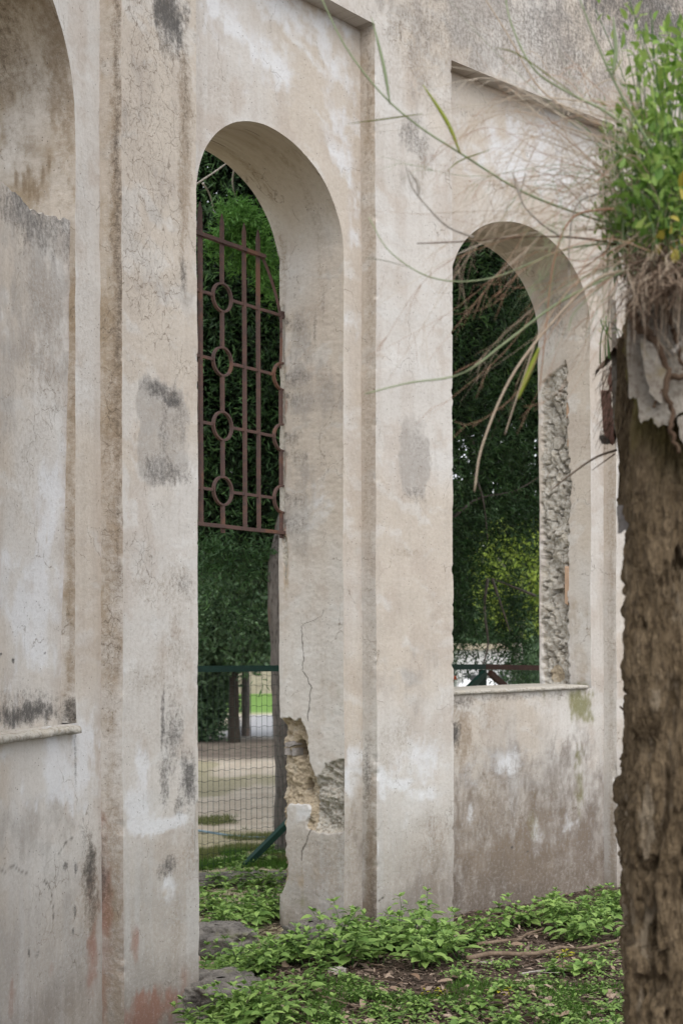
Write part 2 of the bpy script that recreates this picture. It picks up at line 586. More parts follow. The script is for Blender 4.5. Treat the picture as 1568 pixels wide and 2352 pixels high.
REC, DEEP = 0.11, 0.60
Z_TOP, Z_PANEL = 7.4, 5.238
sA1, sB1 = s_at(283), s_at(455)           # first pilaster
sA2, sB2 = s_at(865), s_at(1041)          # second pilaster
sA3, sB3 = s_at(1415), s_at(1415) + 0.58  # third pilaster
sB0 = sA1 - 1.55
sA0 = sB0 - 0.5

BAYS = []
o2R = s_at(790, REC); o2L = s_at(457, REC) - 0.01
o3R = s_at(1357, REC); o3L = s_at(1034, REC)
o1R = s_at(176, REC); o1L = o1R - 1.25
BAYS.append(dict(k=1, a=sB0, b=sA1, L=o1L, R=o1R, sill=None, base=1.32, rise=0.55, apex=4.50, deep=0.62))
BAYS.append(dict(k=2, a=sB1, b=sA2, L=o2L, R=o2R, sill=None, base=-0.3, rise=0.54, apex=4.452, deep=None))
BAYS.append(dict(k=3, a=sB2, b=sA3, L=o3L, R=o3R, sill=1.385, base=1.385, rise=0.56, apex=4.425, deep=None))
BAYS[1]['deep'] = float(n_at(640, o2R))
BAYS[2]['deep'] = float(n_at(1238, o3R))
CHIPS = []                                 # (s of arris, direction, z, half height, depth)


def px_chip(x, y0, y1, depth, dirn):
    s = s_at(x)
    CHIPS.append((s, dirn, z_at((y0 + y1) / 2, s, 0), abs(z_at(y0, s, 0) - z_at(y1, s, 0)) / 2, depth))


px_chip(455, 1838, 1975, 0.035, -1)
px_chip(455, 1985, 2010, 0.012, -1)
px_chip(283, 1885, 1915, 0.012, 1)
px_chip(283, 2180, 2212, 0.011, 1)
px_chip(283, 2225, 2243, 0.012, 1)
px_chip(865, 1735, 1755, 0.022, 1)
px_chip(865, 1770, 1790, 0.014, 1)
px_chip(865, 1985, 1999, 0.010, 1)
px_chip(1041, 1650, 1668, 0.008, -1)
px_chip(1415, 1760, 1840, 0.03, 1)


def field(s, z, n):
    """unevenness of the hand-laid plaster and of its chipped arrises, shared by every face"""
    dn = 0.009 * fbm(s * 1.3, z * 1.1, oct=3, seed=3) + 0.0028 * fbm(s * 8, z * 7, oct=3, seed=5)
    ds = 0.006 * fbm(z * 1.5, n * 2 + s * 0.7, oct=3, seed=9) + 0.002 * fbm(z * 14, n * 9, s * 2, oct=3, seed=19)
    dn = dn + 0.0035 * fbm(z * 5.5, s * 3, n * 5, oct=3, seed=23)
    ds = ds + 0.0035 * fbm(z * 4.5, n * 3 + 5, s * 1.5, oct=3, seed=27) + 0.0014 * fbm(z * 45, n * 30, s * 4, oct=2, seed=29)
    # arrises worn by knocks all the way up
    for cs, d in ((sA1, 1), (sB1, -1), (sA2, 1), (sB2, -1), (sA3, 1)):
        w = sstep(0.018, 0.0, np.abs(s - cs)) * sstep(0.03, 0.0, n)
        k = np.maximum(0, fbm(z * 16, z * 0 + cs * 7, oct=4, seed=33, gain=0.6) - 0.22) * 0.022
        ds = ds + d * k * w
        dn = dn + 0.8 * k * w
    for cs, d, cz, hz, dep in CHIPS:
        w = np.clip(1 - np.abs(z - cz) / hz, 0, 1)
        m = np.abs(z - cz) < hz
        prof = dep * np.minimum(1, w * 5) * (0.55 + 0.6 * fbm(z * 45, n * 40, oct=3, seed=4)) * m
        near = sstep(0.022, 0.0, np.abs(s - cs)) * sstep(0.05, 0.0, n)
        ds = ds + d * prof * near
        dn = dn + 0.7 * prof * sstep(0.03, 0.0, np.abs(s - cs)) * sstep(0.05, 0.0, n)
    return ds, dn


def wmap(s, z, n, disp=True):
    s, z, n = np.broadcast_arrays(np.asarray(s, float), np.asarray(z, float), np.asarray(n, float))
    if disp:
        ds, dn = field(s, z, n)
        s = s + ds
        n = n + dn
    X, Y = plan(s, n)
    return np.stack([X, Y, z], -1)


# ---- stains: measured on their faces.  Faces: F front, P recessed panel, I infill, R1.. recess cheeks, J1.. jambs and soffits
TYPES = ['dark', 'brown', 'ochre', 'grey', 'soil', 'white', 'red', 'green', 'crack']
STAINS = []


def uv_of(face, x, y):
    if face == 'F': s = s_at(x, 0); return s, z_at(y, s, 0)
    if face == 'P': s = s_at(x, REC); return s, z_at(y, s, REC)
    if face == 'I': s = s_at(x, REC + 0.04); return s, z_at(y, s, REC + 0.04)
    if face[0] == 'R':
        s = {'1': sA1, '2': sA2, '3': sA3}[face[1]]
    else:
        s = BAYS[int(face[1]) - 1]['R']
    n = n_at(x, s)
    return n, z_at(y, s, n)


def stain(typ, face, x, y, rx, ry, k=1.0, soft=0.5):
    u, z = uv_of(face, x, y)
    ru = abs(uv_of(face, x + rx, y)[0] - uv_of(face, x - rx, y)[0]) / 2 + 1e-4
    rz = abs(uv_of(face, x, y + ry)[1] - uv_of(face, x, y - ry)[1]) / 2
    if soft >= 0.32: soft = min(0.95, soft + 0.25)
    STAINS.append((typ, face, u, z, ru, rz, k, soft))


LINES = []


def crackline(face, pts, w=0.003, k=1.0):
    LINES.append((face, np.array([uv_of(face, x, y) for x, y in pts]), w, k))


def masks(face, u, z):
    out = {t: np.zeros_like(u) for t in TYPES}
    wu = 0.75 * fbm(u * 11, z * 8, oct=5, seed=31, gain=0.62)
    wz = 0.75 * fbm(u * 11, z * 7, oct=5, seed=47, gain=0.62)
    fz = 0.5 * fbm(u * 42, z * 18, oct=3, seed=61)
    for typ, f, cu, cz, ru, rz, k, soft in STAINS:
        if f != face: continue
        sel = (np.abs(u - cu) < ru * 2.2) & (np.abs(z - cz) < rz * 2.2)
        if not sel.any(): continue
        if soft < 0.25:      # a repaired patch: a rounded rectangle with a trowelled edge
            r = (np.abs((u[sel] - cu) / ru + 0.25 * wu[sel]) ** 4 + np.abs((z[sel] - cz) / rz + 0.15 * wz[sel]) ** 4) ** 0.25 + fz[sel] * 0.45
        else:
            r = np.sqrt(((u[sel] - cu) / ru + wu[sel]) ** 2 + ((z[sel] - cz) / rz + wz[sel]) ** 2) + fz[sel] * soft
        m = k * sstep(1 + soft, 1 - soft, r)
        out[typ][sel] = np.maximum(out[typ][sel], m)
    ln = np.zeros_like(u)
    for f, pl, w, k in LINES:
        if f != face: continue
        pu = pl[:, 0]; pz = pl[:, 1]
        sel = (u > pu.min() - .03) & (u < pu.max() + .03) & (z > pz.min() - .02) & (z < pz.max() + .02)
        if not sel.any(): continue
        uu = u[sel] + 0.014 * fbm(z[sel] * 34, u[sel] * 20, oct=4, seed=77, gain=0.6)
        zz = z[sel]
        d = np.full(uu.shape, 9.0)
        for (a, b), (c, e) in zip(pl[:-1], pl[1:]):
            L2 = (c - a) ** 2 + (e - b) ** 2 + 1e-9
            t = np.clip(((uu - a) * (c - a) + (zz - b) * (e - b)) / L2, 0, 1)
            d = np.minimum(d, np.hypot(uu - a - t * (c - a), zz - b - t * (e - b)))
        ln[sel] = np.maximum(ln[sel], k * sstep(w * 1.8, w * 0.4, d))
    out['line'] = ln
    return out


# first pilaster
stain('dark', 'F', 392, 30, 42, 72, 1.0, 0.35)
stain('dark', 'F', 385, 110, 22, 30, .55, 0.6)
stain('brown', 'F', 428, 330, 15, 260, .75, 0.5)
stain('dark', 'F', 430, 180, 12, 140, .35, 0.8)
stain('dark', 'F', 424, 630, 9, 40, .6, 0.6)
stain('grey', 'F', 430, 640, 24, 110, .6, 0.7)
stain('crack', 'F', 340, 250, 75, 420, 1.0, 0.35)
stain('crack', 'F', 340, 650, 95, 250, .75, 0.5)
stain('crack', 'F', 360, 1300, 80, 160, .45, 0.6)
stain('grey', 'F', 350, 400, 60, 320, .45, 0.8)
stain('grey', 'F', 376, 995, 58, 118, .95, 0.14)
stain('grey', 'F', 350, 1040, 34, 70, .8, 0.3)
stain('dark', 'F', 372, 900, 42, 20, .72, 0.5)
stain('dark', 'F', 395, 918, 28, 14, .9, 0.5)
stain('dark', 'F', 380, 980, 14, 80, .38, 0.6)
stain('dark', 'F', 380, 1085, 42, 34, .55, 0.5)
stain('dark', 'F', 415, 960, 14, 60, .35, 0.6)
stain('brown', 'F', 400, 1340, 45, 60, .4, 0.8)
stain('brown', 'F', 330, 1345, 35, 40, .35, 0.8)
stain('dark', 'F', 418, 1345, 20, 25, .45, 0.7)
stain('brown', 'F', 350, 1560, 55, 40, .45, 0.8)
stain('brown', 'F', 405, 1500, 26, 160, .42, 0.8)
stain('dark', 'F', 375, 1660, 5, 62, .75, 0.5)
stain('dark', 'F', 402, 1690, 22, 80, .62, 0.6)
stain('dark', 'F', 378, 1790, 12, 55, .62, 0.6)
stain('dark', 'F', 432, 1800, 18, 60, .85, 0.45)
stain('dark', 'F', 412, 1850, 12, 30, .6, 0.6)
stain('dark', 'F', 386, 1988, 22, 22, .7, 0.5)
stain('brown', 'F', 330, 1720, 40, 90, .25, 0.9)
stain('white', 'F', 315, 1850, 35, 60, .55, 0.8)
stain('white', 'F', 370, 1892, 60, 14, .85, 0.6)
stain('white', 'F', 300, 1900, 16, 22, .9, 0.5)
stain('white', 'F', 330, 1780, 20, 90, .5, 0.8)
stain('white', 'F', 320, 1600, 36, 90, .35, 0.9)
stain('white', 'F', 380, 2040, 18, 30, .5, 0.6)
stain('grey', 'F', 360, 2200, 110, 150, .55, 0.7)
stain('red', 'F', 345, 2330, 62, 46, .85, 0.6)
stain('red', 'F', 308, 2150, 9, 46, .8, 0.6)
stain('red', 'F', 420, 2290, 12, 80, .35, 0.7)
stain('ochre', 'F', 378, 2048, 5, 10, 1.0, 0.2)
stain('brown', 'F', 440, 1950, 16, 80, .5, 0.7)
stain('brown', 'F', 405, 2150, 10, 60, .4, 0.7)
# upper band and second pilaster
stain('dark', 'F', 1480, 10, 210, 110, .85, 0.6)
stain('dark', 'F', 1290, 60, 190, 130, .52, 0.7)
stain('dark', 'F', 1100, 60, 200, 110, .36, 0.8)
stain('grey', 'F', 1150, 90, 330, 180, .75, 0.6)
stain('brown', 'F', 960, 100, 120, 140, .35, 0.8)
stain('brown', 'F', 1300, 170, 190, 90, .4, 0.8)
stain('crack', 'F', 960, 120, 110, 180, .5, 0.6)
stain('dark', 'F', 952, 310, 30, 34, .5, 0.6)
stain('grey', 'F', 955, 330, 42, 80, .8, 0.5)
stain('brown', 'F', 970, 390, 16, 70, .4, 0.7)
stain('grey', 'F', 954, 1045, 33, 92, .9, 0.16)
stain('dark', 'F', 955, 1140, 34, 20, .36, 0.6)
stain('dark', 'F', 962, 1010, 22, 40, .25, 0.7)
stain('brown', 'F', 935, 1268, 40, 12, .4, 0.7)
stain('brown', 'F', 925, 1690, 26, 60, .4, 0.8)
stain('grey', 'F', 940, 1560, 70, 60, .35, 0.8)
stain('brown', 'F', 890, 1720, 20, 60, .35, 0.8)
stain('white', 'F', 925, 1800, 36, 14, .95, 0.5)
stain('white', 'F', 985, 1822, 40, 14, .7, 0.6)
stain('white', 'F', 880, 1810, 14, 40, .6, 0.7)
stain('white', 'F', 935, 1890, 12, 50, .6, 0.7)
stain('white', 'F', 960, 1760, 70, 60, .3, 0.9)
stain('white', 'F', 895, 1930, 30, 80, .35, 0.8)
stain('ochre', 'F', 920, 1870, 40, 70, .3, 0.8)
stain('brown', 'F', 995, 1960, 34, 120, .42, 0.8)
stain('crack', 'F', 950, 1900, 80, 100, .5, 0.6)
stain('grey', 'F', 950, 2080, 90, 90, .6, 0.7)
crackline('F', [(870, 2070), (885, 2058)], .004)
# first bay: face, wall under the sill, infill, cheek, soffit
stain('white', 'P', 90, 1770, 110, 70, .45, 0.9)
stain('white', 'P', 190, 1740, 26, 120, .5, 0.8)
stain('grey', 'P', 60, 1900, 90, 90, .6, 0.8)
stain('grey', 'P', 90, 2200, 120, 170, .7, 0.7)
stain('dark', 'P', 205, 2010, 15, 78, .8, 0.6)
stain('brown', 'P', 206, 2030, 22, 100, .8, 0.7)
stain('dark', 'P', 190, 1930, 7, 60, .45, 0.6)
stain('red', 'P', 212, 2200, 13, 160, .75, 0.7)
stain('dark', 'P', 173, 1995, 4, 18, .8, 0.5)
stain('dark', 'P', 147, 1990, 6, 9, .8, 0.5)
stain('dark', 'P', 170, 2090, 4, 14, .8, 0.4)
stain('dark', 'P', 165, 2135, 4, 10, .7, 0.4)
stain('dark', 'P', 62, 2188, 3, 10, .7, 0.5)
stain('dark', 'P', 83, 2190, 5, 9, .6, 0.5)
stain('dark', 'P', 172, 1740, 3, 60, .5, 0.6)
stain('red', 'P', 115, 2225, 7, 18, .5, 0.6)
stain('red', 'P', 26, 2290, 8, 40, .5, 0.6)
stain('crack', 'P', 120, 2000, 110, 130, .55, 0.6)
stain('crack', 'P', 160, 2150, 60, 160, .5, 0.6)
crackline('P', [(0, 1994), (12, 2000), (30, 1985), (45, 1998), (60, 2005)], .004, .55)
crackline('P', [(120, 2120), (118, 2060), (108, 2030), (95, 2020)], .003, .8)
crackline('P', [(130, 1960), (145, 1935), (165, 1920)], .003, .8)
stain('dark', 'I', 75, 1640, 110, 26, .95, 0.5)  # recess shade at the foot of the infill, painted as a dark band
stain('dark', 'I', 75, 1610, 110, 30, .4, 0.7)  # softer upper edge of that painted shade
stain('dark', 'I', 50, 470, 70, 70, .62, 0.7)
stain('dark', 'I', 140, 520, 50, 50, .55, 0.7)
stain('grey', 'I', 60, 640, 90, 200, .95, 0.7)
stain('grey', 'I', 30, 850, 60, 180, .6, 0.8)
stain('brown', 'I', 100, 780, 50, 180, .35, 0.8)
stain('white', 'I', 80, 1400, 90, 150, .62, 0.8)
stain('white', 'I', 130, 1150, 40, 120, .4, 0.9)
stain('brown', 'I', 70, 1080, 60, 120, .3, 0.8)
stain('crack', 'I', 60, 950, 90, 160, .6, 0.6)
stain('dark', 'I', 18, 1502, 4, 5, 1.0, 0.3)
stain('dark', 'I', 47, 1514, 5, 7, 1.0, 0.3)
stain('dark', 'I', 120, 1500, 3, 3, 1.0, 0.3)
stain('brown', 'P', 195, 700, 16, 500, .28, 0.9)
stain('brown', 'R1', 272, 600, 15, 900, .75, 0.5)
stain('brown', 'R1', 258, 1300, 30, 700, .42, 0.6)
stain('ochre', 'R1', 245, 900, 45, 1200, .5, 0.6)
stain('brown', 'J1', 166, 1150, 16, 640, .55, 0.6)
stain('ochre', 'J1', 166, 1100, 26, 700, .6, 0.6)
stain('dark', 'J1', 160, 1630, 26, 30, .8, 0.6)
stain('dark', 'R1', 275, 500, 9, 800, .45, 0.7)
stain('crack', 'R1', 262, 1200, 28, 800, .7, 0.5)
stain('dark', 'R1', 225, 2000, 18, 90, .8, 0.6)
stain('red', 'R1', 232, 2130, 20, 220, .7, 0.7)
stain('brown', 'R1', 262, 2100, 30, 300, .6, 0.6)
stain('brown', 'J1', 150, 120, 34, 260, .8, 0.6)
stain('brown', 'J1', 50, 60, 60, 260, .6, 0.7)
stain('grey', 'J1', 60, 250, 70, 250, .8, 0.8)
stain('ochre', 'J1', 60, 250, 150, 420, .6, 0.6)
stain('dark', 'J1', 20, 60, 70, 160, .35, 0.8)
for x_, y_ in ((40, 410), (58, 420), (68, 395), (80, 430), (100, 400), (115, 375), (70, 440), (90, 450)):
    stain('brown', 'J1', x_, y_, 5, 24, .9, 0.4)
stain('grey', 'J1', 110, 430, 60, 80, .5, 0.8)
# second bay
stain('white', 'P', 560, 90, 90, 80, .62, 0.9)
stain('white', 'P', 690, 60, 90, 60, .65, 0.9)
stain('white', 'P', 780, 220, 40, 150, .55, 0.9)
stain('white', 'P', 700, 190, 70, 60, .4, 0.9)
stain('white', 'P', 810, 600, 16, 300, .35, 0.9)
stain('brown', 'P', 500, 210, 40, 70, .3, 0.9)
stain('brown', 'R2', 855, 900, 16, 1000, .38, 0.7)
stain('ochre', 'R2', 845, 400, 30, 400, .35, 0.8)
stain('dark', 'R2', 850, 220, 12, 130, .3, 0.8)
stain('dark', 'R2', 842, 1780, 10, 80, .55, 0.6)
stain('brown', 'R2', 852, 1960, 18, 190, .75, 0.6)
stain('dark', 'R2', 856, 2080, 10, 110, .5, 0.7)
stain('white', 'P', 812, 1780, 16, 110, .45, 0.8)
stain('brown', 'P', 808, 1960, 14, 140, .35, 0.8)
stain('brown', 'J2', 545, 345, 22, 26, .85, 0.6)
stain('brown', 'J2', 585, 400, 14, 70, .8, 0.6)
stain('brown', 'J2', 625, 500, 12, 70, .6, 0.7)
stain('brown', 'J2', 650, 620, 10, 80, .6, 0.7)
stain('dark', 'J2', 620, 525, 7, 26, .6, 0.5)
stain('dark', 'J2', 636, 575, 6, 26, .55, 0.5)
stain('ochre', 'J2', 640, 380, 110, 120, .55, 0.8)
stain('ochre', 'J2', 600, 320, 80, 40, .6, 0.8)
stain('brown', 'J2', 672, 380, 10, 90, .5, 0.7)
stain('brown', 'J2', 745, 470, 8, 130, .35, 0.7)
stain('brown', 'J2', 735, 600, 6, 120, .4, 0.6)
stain('dark', 'J2', 725, 760, 4, 60, .4, 0.6)
stain('dark', 'J2', 742, 700, 4, 50, .35, 0.6)
stain('grey', 'J2', 760, 560, 24, 120, .5, 0.8)
for y_ in (740, 862, 905, 1000, 1045, 1140, 1195):
    stain('dark', 'J2', 682, y_ + 8, 26, 18, .40, 0.8)
    stain('dark', 'J2', 660, y_, 8, 8, .6, 0.6)
    stain('grey', 'J2', 690, y_ + 30, 32, 46, .7, 0.8)
stain('grey', 'J2', 740, 950, 60, 110, .4, 0.9)
stain('ochre', 'J2', 655, 1235, 6, 20, .9, 0.4)
for y_ in (740, 905, 1045, 1195):
    stain('red', 'J2', 656, y_ + 22, 5, 26, .5, 0.6)
stain('ochre', 'J2', 660, 1310, 6, 60, .5, 0.6)
stain('ochre', 'J2', 700, 1580, 60, 90, .4, 0.9)
stain('green', 'J2', 780, 1590, 12, 40, .35, 0.8)
stain('brown', 'J2', 715, 1500, 60, 120, .2, 0.9)
stain('white', 'J2', 735, 1180, 40, 50, .35, 0.9)
stain('white', 'J2', 690, 1870, 24, 26, .6, 0.7)
stain('grey', 'J2', 720, 2060, 90, 130, .8, 0.7)
stain('brown', 'J2', 760, 1990, 50, 70, .4, 0.8)
stain('ochre', 'J2', 700, 1990, 40, 60, .35, 0.8)
stain('green', 'J2', 700, 2090, 40, 30, .3, 0.8)
crackline('J2', [(693, 1440), (694, 1470), (698, 1500), (699, 1520), (697, 1540), (707, 1560), (716, 1580), (711, 1610), (713, 1625), (706, 1640), (708, 1655)], .0030)
crackline('J2', [(693, 1440), (700, 1432), (722, 1425), (740, 1415), (744, 1400)], .002, .7)
crackline('J2', [(712, 1905), (705, 1935), (690, 1955), (692, 1975)], .0035)
# third bay
stain('white', 'P', 1200, 380, 130, 120, .5, 0.9)
stain('white', 'P', 1100, 330, 40, 120, .3, 0.9)
stain('dark', 'P', 1080, 262, 40, 12, .3, 0.9)
stain('dark', 'P', 1060, 1612, 26, 12, .6, 0.6)
stain('dark', 'P', 1200, 1600, 150, 9, .45, 0.7)
stain('brown', 'P', 1060, 1680, 26, 70, .75, 0.6)
stain('dark', 'P', 1042, 1690, 12, 32, .85, 0.4)
stain('brown', 'P', 1110, 1640, 50, 40, .4, 0.8)
stain('green', 'P', 1334, 1622, 26, 34, 1.0, 0.6)
stain('green', 'P', 1300, 1600, 40, 22, .5, 0.8)
stain('green', 'P', 1328, 1810, 12, 60, .75, 0.7)
stain('green', 'P', 1250, 1860, 60, 60, .25, 0.9)
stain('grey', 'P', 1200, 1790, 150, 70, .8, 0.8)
stain('grey', 'P', 1200, 2000, 190, 110, 1.0, 0.7)  # grey stain, deepened to paint in the dimness of the lower wall
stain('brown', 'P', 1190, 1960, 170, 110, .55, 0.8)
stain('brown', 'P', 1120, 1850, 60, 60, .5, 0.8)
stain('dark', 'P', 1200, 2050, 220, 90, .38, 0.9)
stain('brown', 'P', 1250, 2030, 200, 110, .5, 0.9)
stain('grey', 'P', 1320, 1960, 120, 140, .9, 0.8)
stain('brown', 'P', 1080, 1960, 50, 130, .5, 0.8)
stain('white', 'P', 1078, 1900, 9, 40, .42, 0.6)
stain('white', 'P', 1310, 1890, 14, 24, .8, 0.6)
stain('white', 'P', 1240, 1915, 16, 40, .34, 0.7)
stain('white', 'P', 1160, 1770, 80, 44, .3, 0.9)
stain('white', 'P', 1390, 1780, 14, 60, .4, 0.8)
stain('dark', 'P', 1174, 1947, 3, 4, 1.0, .3)
stain('dark', 'P', 1210, 1958, 3, 3, .8, .3)
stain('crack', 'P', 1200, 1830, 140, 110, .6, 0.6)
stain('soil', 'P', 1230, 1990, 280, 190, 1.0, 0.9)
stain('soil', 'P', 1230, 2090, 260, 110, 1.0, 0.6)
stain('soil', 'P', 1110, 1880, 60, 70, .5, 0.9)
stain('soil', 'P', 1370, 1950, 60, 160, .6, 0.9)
stain('soil', 'F', 990, 2080, 80, 120, .6, 0.9)
stain('soil', 'F', 900, 2100, 60, 90, .4, 0.9)
stain('soil', 'F', 370, 2330, 120, 60, .4, 0.9)
stain('soil', 'P', 90, 2340, 140, 60, .4, 0.9)
stain('soil', 'R2', 850, 2080, 20, 120, .8, 0.8)
stain('brown', 'R3', 1405, 1300, 9, 600, .5, 0.7)
stain('brown', 'R3', 1405, 1900, 10, 120, .6, 0.6)
stain('grey', 'J3', 1290, 690, 40, 90, .9, 0.6)
stain('dark', 'J3', 1285, 730, 22, 40, .45, 0.6)
stain('ochre', 'J3', 1230, 580, 80, 60, .5, 0.8)
stain('ochre', 'J3', 1330, 1500, 24, 120, .5, 0.8)
stain('green', 'J3', 1335, 1575, 20, 10, .6, 0.6)

M_ATTR = ['dark', 'brown', 'crack', 'line']


def base_colour(face, u, z, mk):
    """plaster tints: patchy lime wash, run-off streaks and coloured stains"""
    f0 = {None: 0, 'F': 0, 'P': 3, 'I': 6}.get(face, 9)
    u = u + f0
    def lerp(c, col, f): return c + (np.array(col) - c) * np.clip(f, 0, 1)[:, None]
    big = fbm(u * 1.3, z * 1.0, oct=4, seed=101)
    st = fbm(u * 11, z * 0.9, oct=4, seed=103)
    st2 = fbm(u * 30, z * 2.2, oct=3, seed=104)
    mid = fbm(u * 5, z * 4.2, oct=5, seed=105, gain=0.6)
    sw = fbm(u * 4 + 0.5 * mid, z * 11 + 1.2 * mid + 2.5 * u, oct=4, seed=107, gain=0.6)
    c = np.tile(np.array([0.515, 0.457, 0.392]), (len(u), 1))
    c = lerp(c, (0.555, 0.525, 0.49), sstep(-0.18, 0.3, big))
    c = lerp(c, (0.42, 0.36, 0.31), 0.3 * sstep(0.05, 0.5, st))
    c = lerp(c, (0.435, 0.37, 0.315), 0.5 * sstep(0.02, 0.4, mid))
    c = lerp(c, (0.61, 0.60, 0.58), 0.45 * sstep(0.05, 0.4, sw))
    c = lerp(c, (0.40, 0.355, 0.31), 0.16 * sstep(0.15, 0.5, st2))
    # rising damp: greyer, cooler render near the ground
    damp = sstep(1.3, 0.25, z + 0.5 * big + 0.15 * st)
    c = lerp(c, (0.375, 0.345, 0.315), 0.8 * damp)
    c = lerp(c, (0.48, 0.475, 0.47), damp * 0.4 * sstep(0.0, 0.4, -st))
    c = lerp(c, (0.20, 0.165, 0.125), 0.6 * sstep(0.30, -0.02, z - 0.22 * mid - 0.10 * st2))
    k = np.clip(0.6 * mid + 0.12 * st2 + 0.3 * sw, -0.5, 0.5)
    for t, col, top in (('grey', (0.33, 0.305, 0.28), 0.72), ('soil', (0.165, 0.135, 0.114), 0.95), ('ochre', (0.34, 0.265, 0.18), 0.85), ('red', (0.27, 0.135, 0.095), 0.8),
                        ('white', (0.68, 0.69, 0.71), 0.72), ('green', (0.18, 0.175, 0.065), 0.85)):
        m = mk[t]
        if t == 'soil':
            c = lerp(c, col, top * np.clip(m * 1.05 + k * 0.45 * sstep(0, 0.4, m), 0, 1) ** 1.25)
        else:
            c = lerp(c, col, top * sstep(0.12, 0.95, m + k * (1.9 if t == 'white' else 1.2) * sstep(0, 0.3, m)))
    return c


wall = empty('ruined_arcade', (float(plan(2.9, 0)[0]), float(plan(2.9, 0)[1]), 0),
             'curved pale plaster wall with tall arched openings between broad pilasters', 'ruin')
W0 = np.array(wall.location)


def wall_mesh(name, pieces, mat=M_PLASTER, parent=wall):
    """pieces: list of (s, z, n, face, u, rub, rgrey, disp) grids, joined into one part"""
    V, Fc, A, off, COL, FLT = [], [], {k: [] for k in M_ATTR + ['rub', 'rgrey']}, 0, [], []
    for pc in pieces:
        s, z, n, face, u = pc[:5]
        a, b = s.shape
        co = wmap(s, z, n)
        mk = masks(face, u.ravel(), z.ravel()) if face else {t: np.zeros(a * b) for t in TYPES + ['line']}
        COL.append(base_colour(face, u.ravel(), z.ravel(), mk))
        FLT.append(np.c_[u.ravel() + (0 if face in ('F', None) else 3.3 if face == 'P' else 7.7), z.ravel(), 0 * u.ravel()])
        V.append(co.reshape(-1, 3) - W0)
        Fc.append(grid_faces(a, b, off))
        for k in M_ATTR: A[k].append(mk[k])
        A['rub'].append(pc[5].ravel() if len(pc) > 5 else np.zeros(a * b))
        A['rgrey'].append(pc[6].ravel() if len(pc) > 6 else np.zeros(a * b))
        off += a * b
    o = mesh_obj(name, np.concatenate(V), np.concatenate(Fc), mat, parent, True, {k: np.concatenate(v) for k, v in A.items()})
    at_ = o.data.attributes.new('col', 'FLOAT_COLOR', 'POINT')
    cc = np.concatenate(COL)
    at_.data.foreach_set('color', np.c_[cc, np.ones(len(cc))].astype(np.float32).ravel())
    at_ = o.data.attributes.new('flat', 'FLOAT_VECTOR', 'POINT')
    at_.data.foreach_set('vector', np.concatenate(FLT).astype(np.float32).ravel())
    return o


def rect(s0, s1, z0, z1, n, face, ds=0.011, dz=0.011):
    a = max(2, int((s1 - s0) / ds) + 1)
    b = max(2, int((z1 - z0) / dz) + 1)
    s, z = np.meshgrid(np.linspace(s0, s1, a), np.linspace(z0, z1, b), indexing='ij')
    return (s, z, np.full_like(s, n), face, s)


def cheek(s0, n0, n1, z0, z1, face, dn=0.008, dz=0.011):
    a = max(2, int((n1 - n0) / dn) + 1)
    b = max(2, int((z1 - z0) / dz) + 1)
    n, z = np.meshgrid(np.linspace(n0, n1, a), np.linspace(z0, z1, b), indexing='ij')
    return (np.full_like(n, s0), z, n, face, n)


def flatcap(s0, s1, n0, n1, z, ds=0.011, dn=0.012):
    a = max(2, int((s1 - s0) / ds) + 1)
    b = max(2, int((n1 - n0) / dn) + 1)
    s, n = np.meshgrid(np.linspace(s0, s1, a), np.linspace(n0, n1, b), indexing='ij')
    return (s, np.full_like(s, z), n, None, s)


ZB = -0.35
for i, (a, b) in enumerate(((sA0, sB0), (sA1, sB1), (sA2, sB2), (sA3, sB3 + 1.6))):
    fc = 0.011 if i in (1, 2) else 0.03
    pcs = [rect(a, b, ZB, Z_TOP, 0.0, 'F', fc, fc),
           cheek(a, 0.0, REC + 0.02, ZB, Z_PANEL + 0.02, 'R%d' % i if i else None, 0.008, fc),
           cheek(b, 0.0, REC + 0.02, ZB, Z_PANEL + 0.02, None, 0.02, 0.012),
           rect(a, b, ZB, Z_TOP, DEEP, None, 0.15, 0.3), flatcap(a, b, 0, DEEP, Z_TOP, 0.1, 0.3)]
    wall_mesh('pilaster', pcs)


def arch_z(bay, s, grow=0.0):
    mid = (bay['L'] + bay['R']) / 2
    h = (bay['R'] - bay['L']) / 2 + grow
    t = np.clip((s - mid) / h, -1, 1)
    return bay['apex'] - bay['rise'] + (bay['rise'] + grow) * np.sqrt(np.clip(1 - t * t, 0, 1))


def opening_panel(bay, n, face, grow, step):
    L, R = bay['L'] - grow, bay['R'] + grow
    pcs = [rect(bay['a'], L, ZB, Z_PANEL + 0.02, n, face, step, step), rect(R, bay['b'], ZB, Z_PANEL + 0.02, n, face, step, step)]
    m = max(24, int((R - L) / step))
    ss = (L + R) / 2 - (R - L) / 2 * np.cos(np.linspace(0, PI, m))
    k = max(8, int(1.3 / step))
    t = np.linspace(0, 1, k)
    s, tt = np.meshgrid(ss, t, indexing='ij')
    z0 = arch_z(bay, s, grow)
    pcs.append((s, z0 + (Z_PANEL + 0.02 - z0) * tt, np.full_like(s, n), face, s))
    if bay['base'] > 0.2:
        pcs.append(rect(L, R, ZB, bay['base'] - grow * 0.3, n, face, step, step))
    return pcs


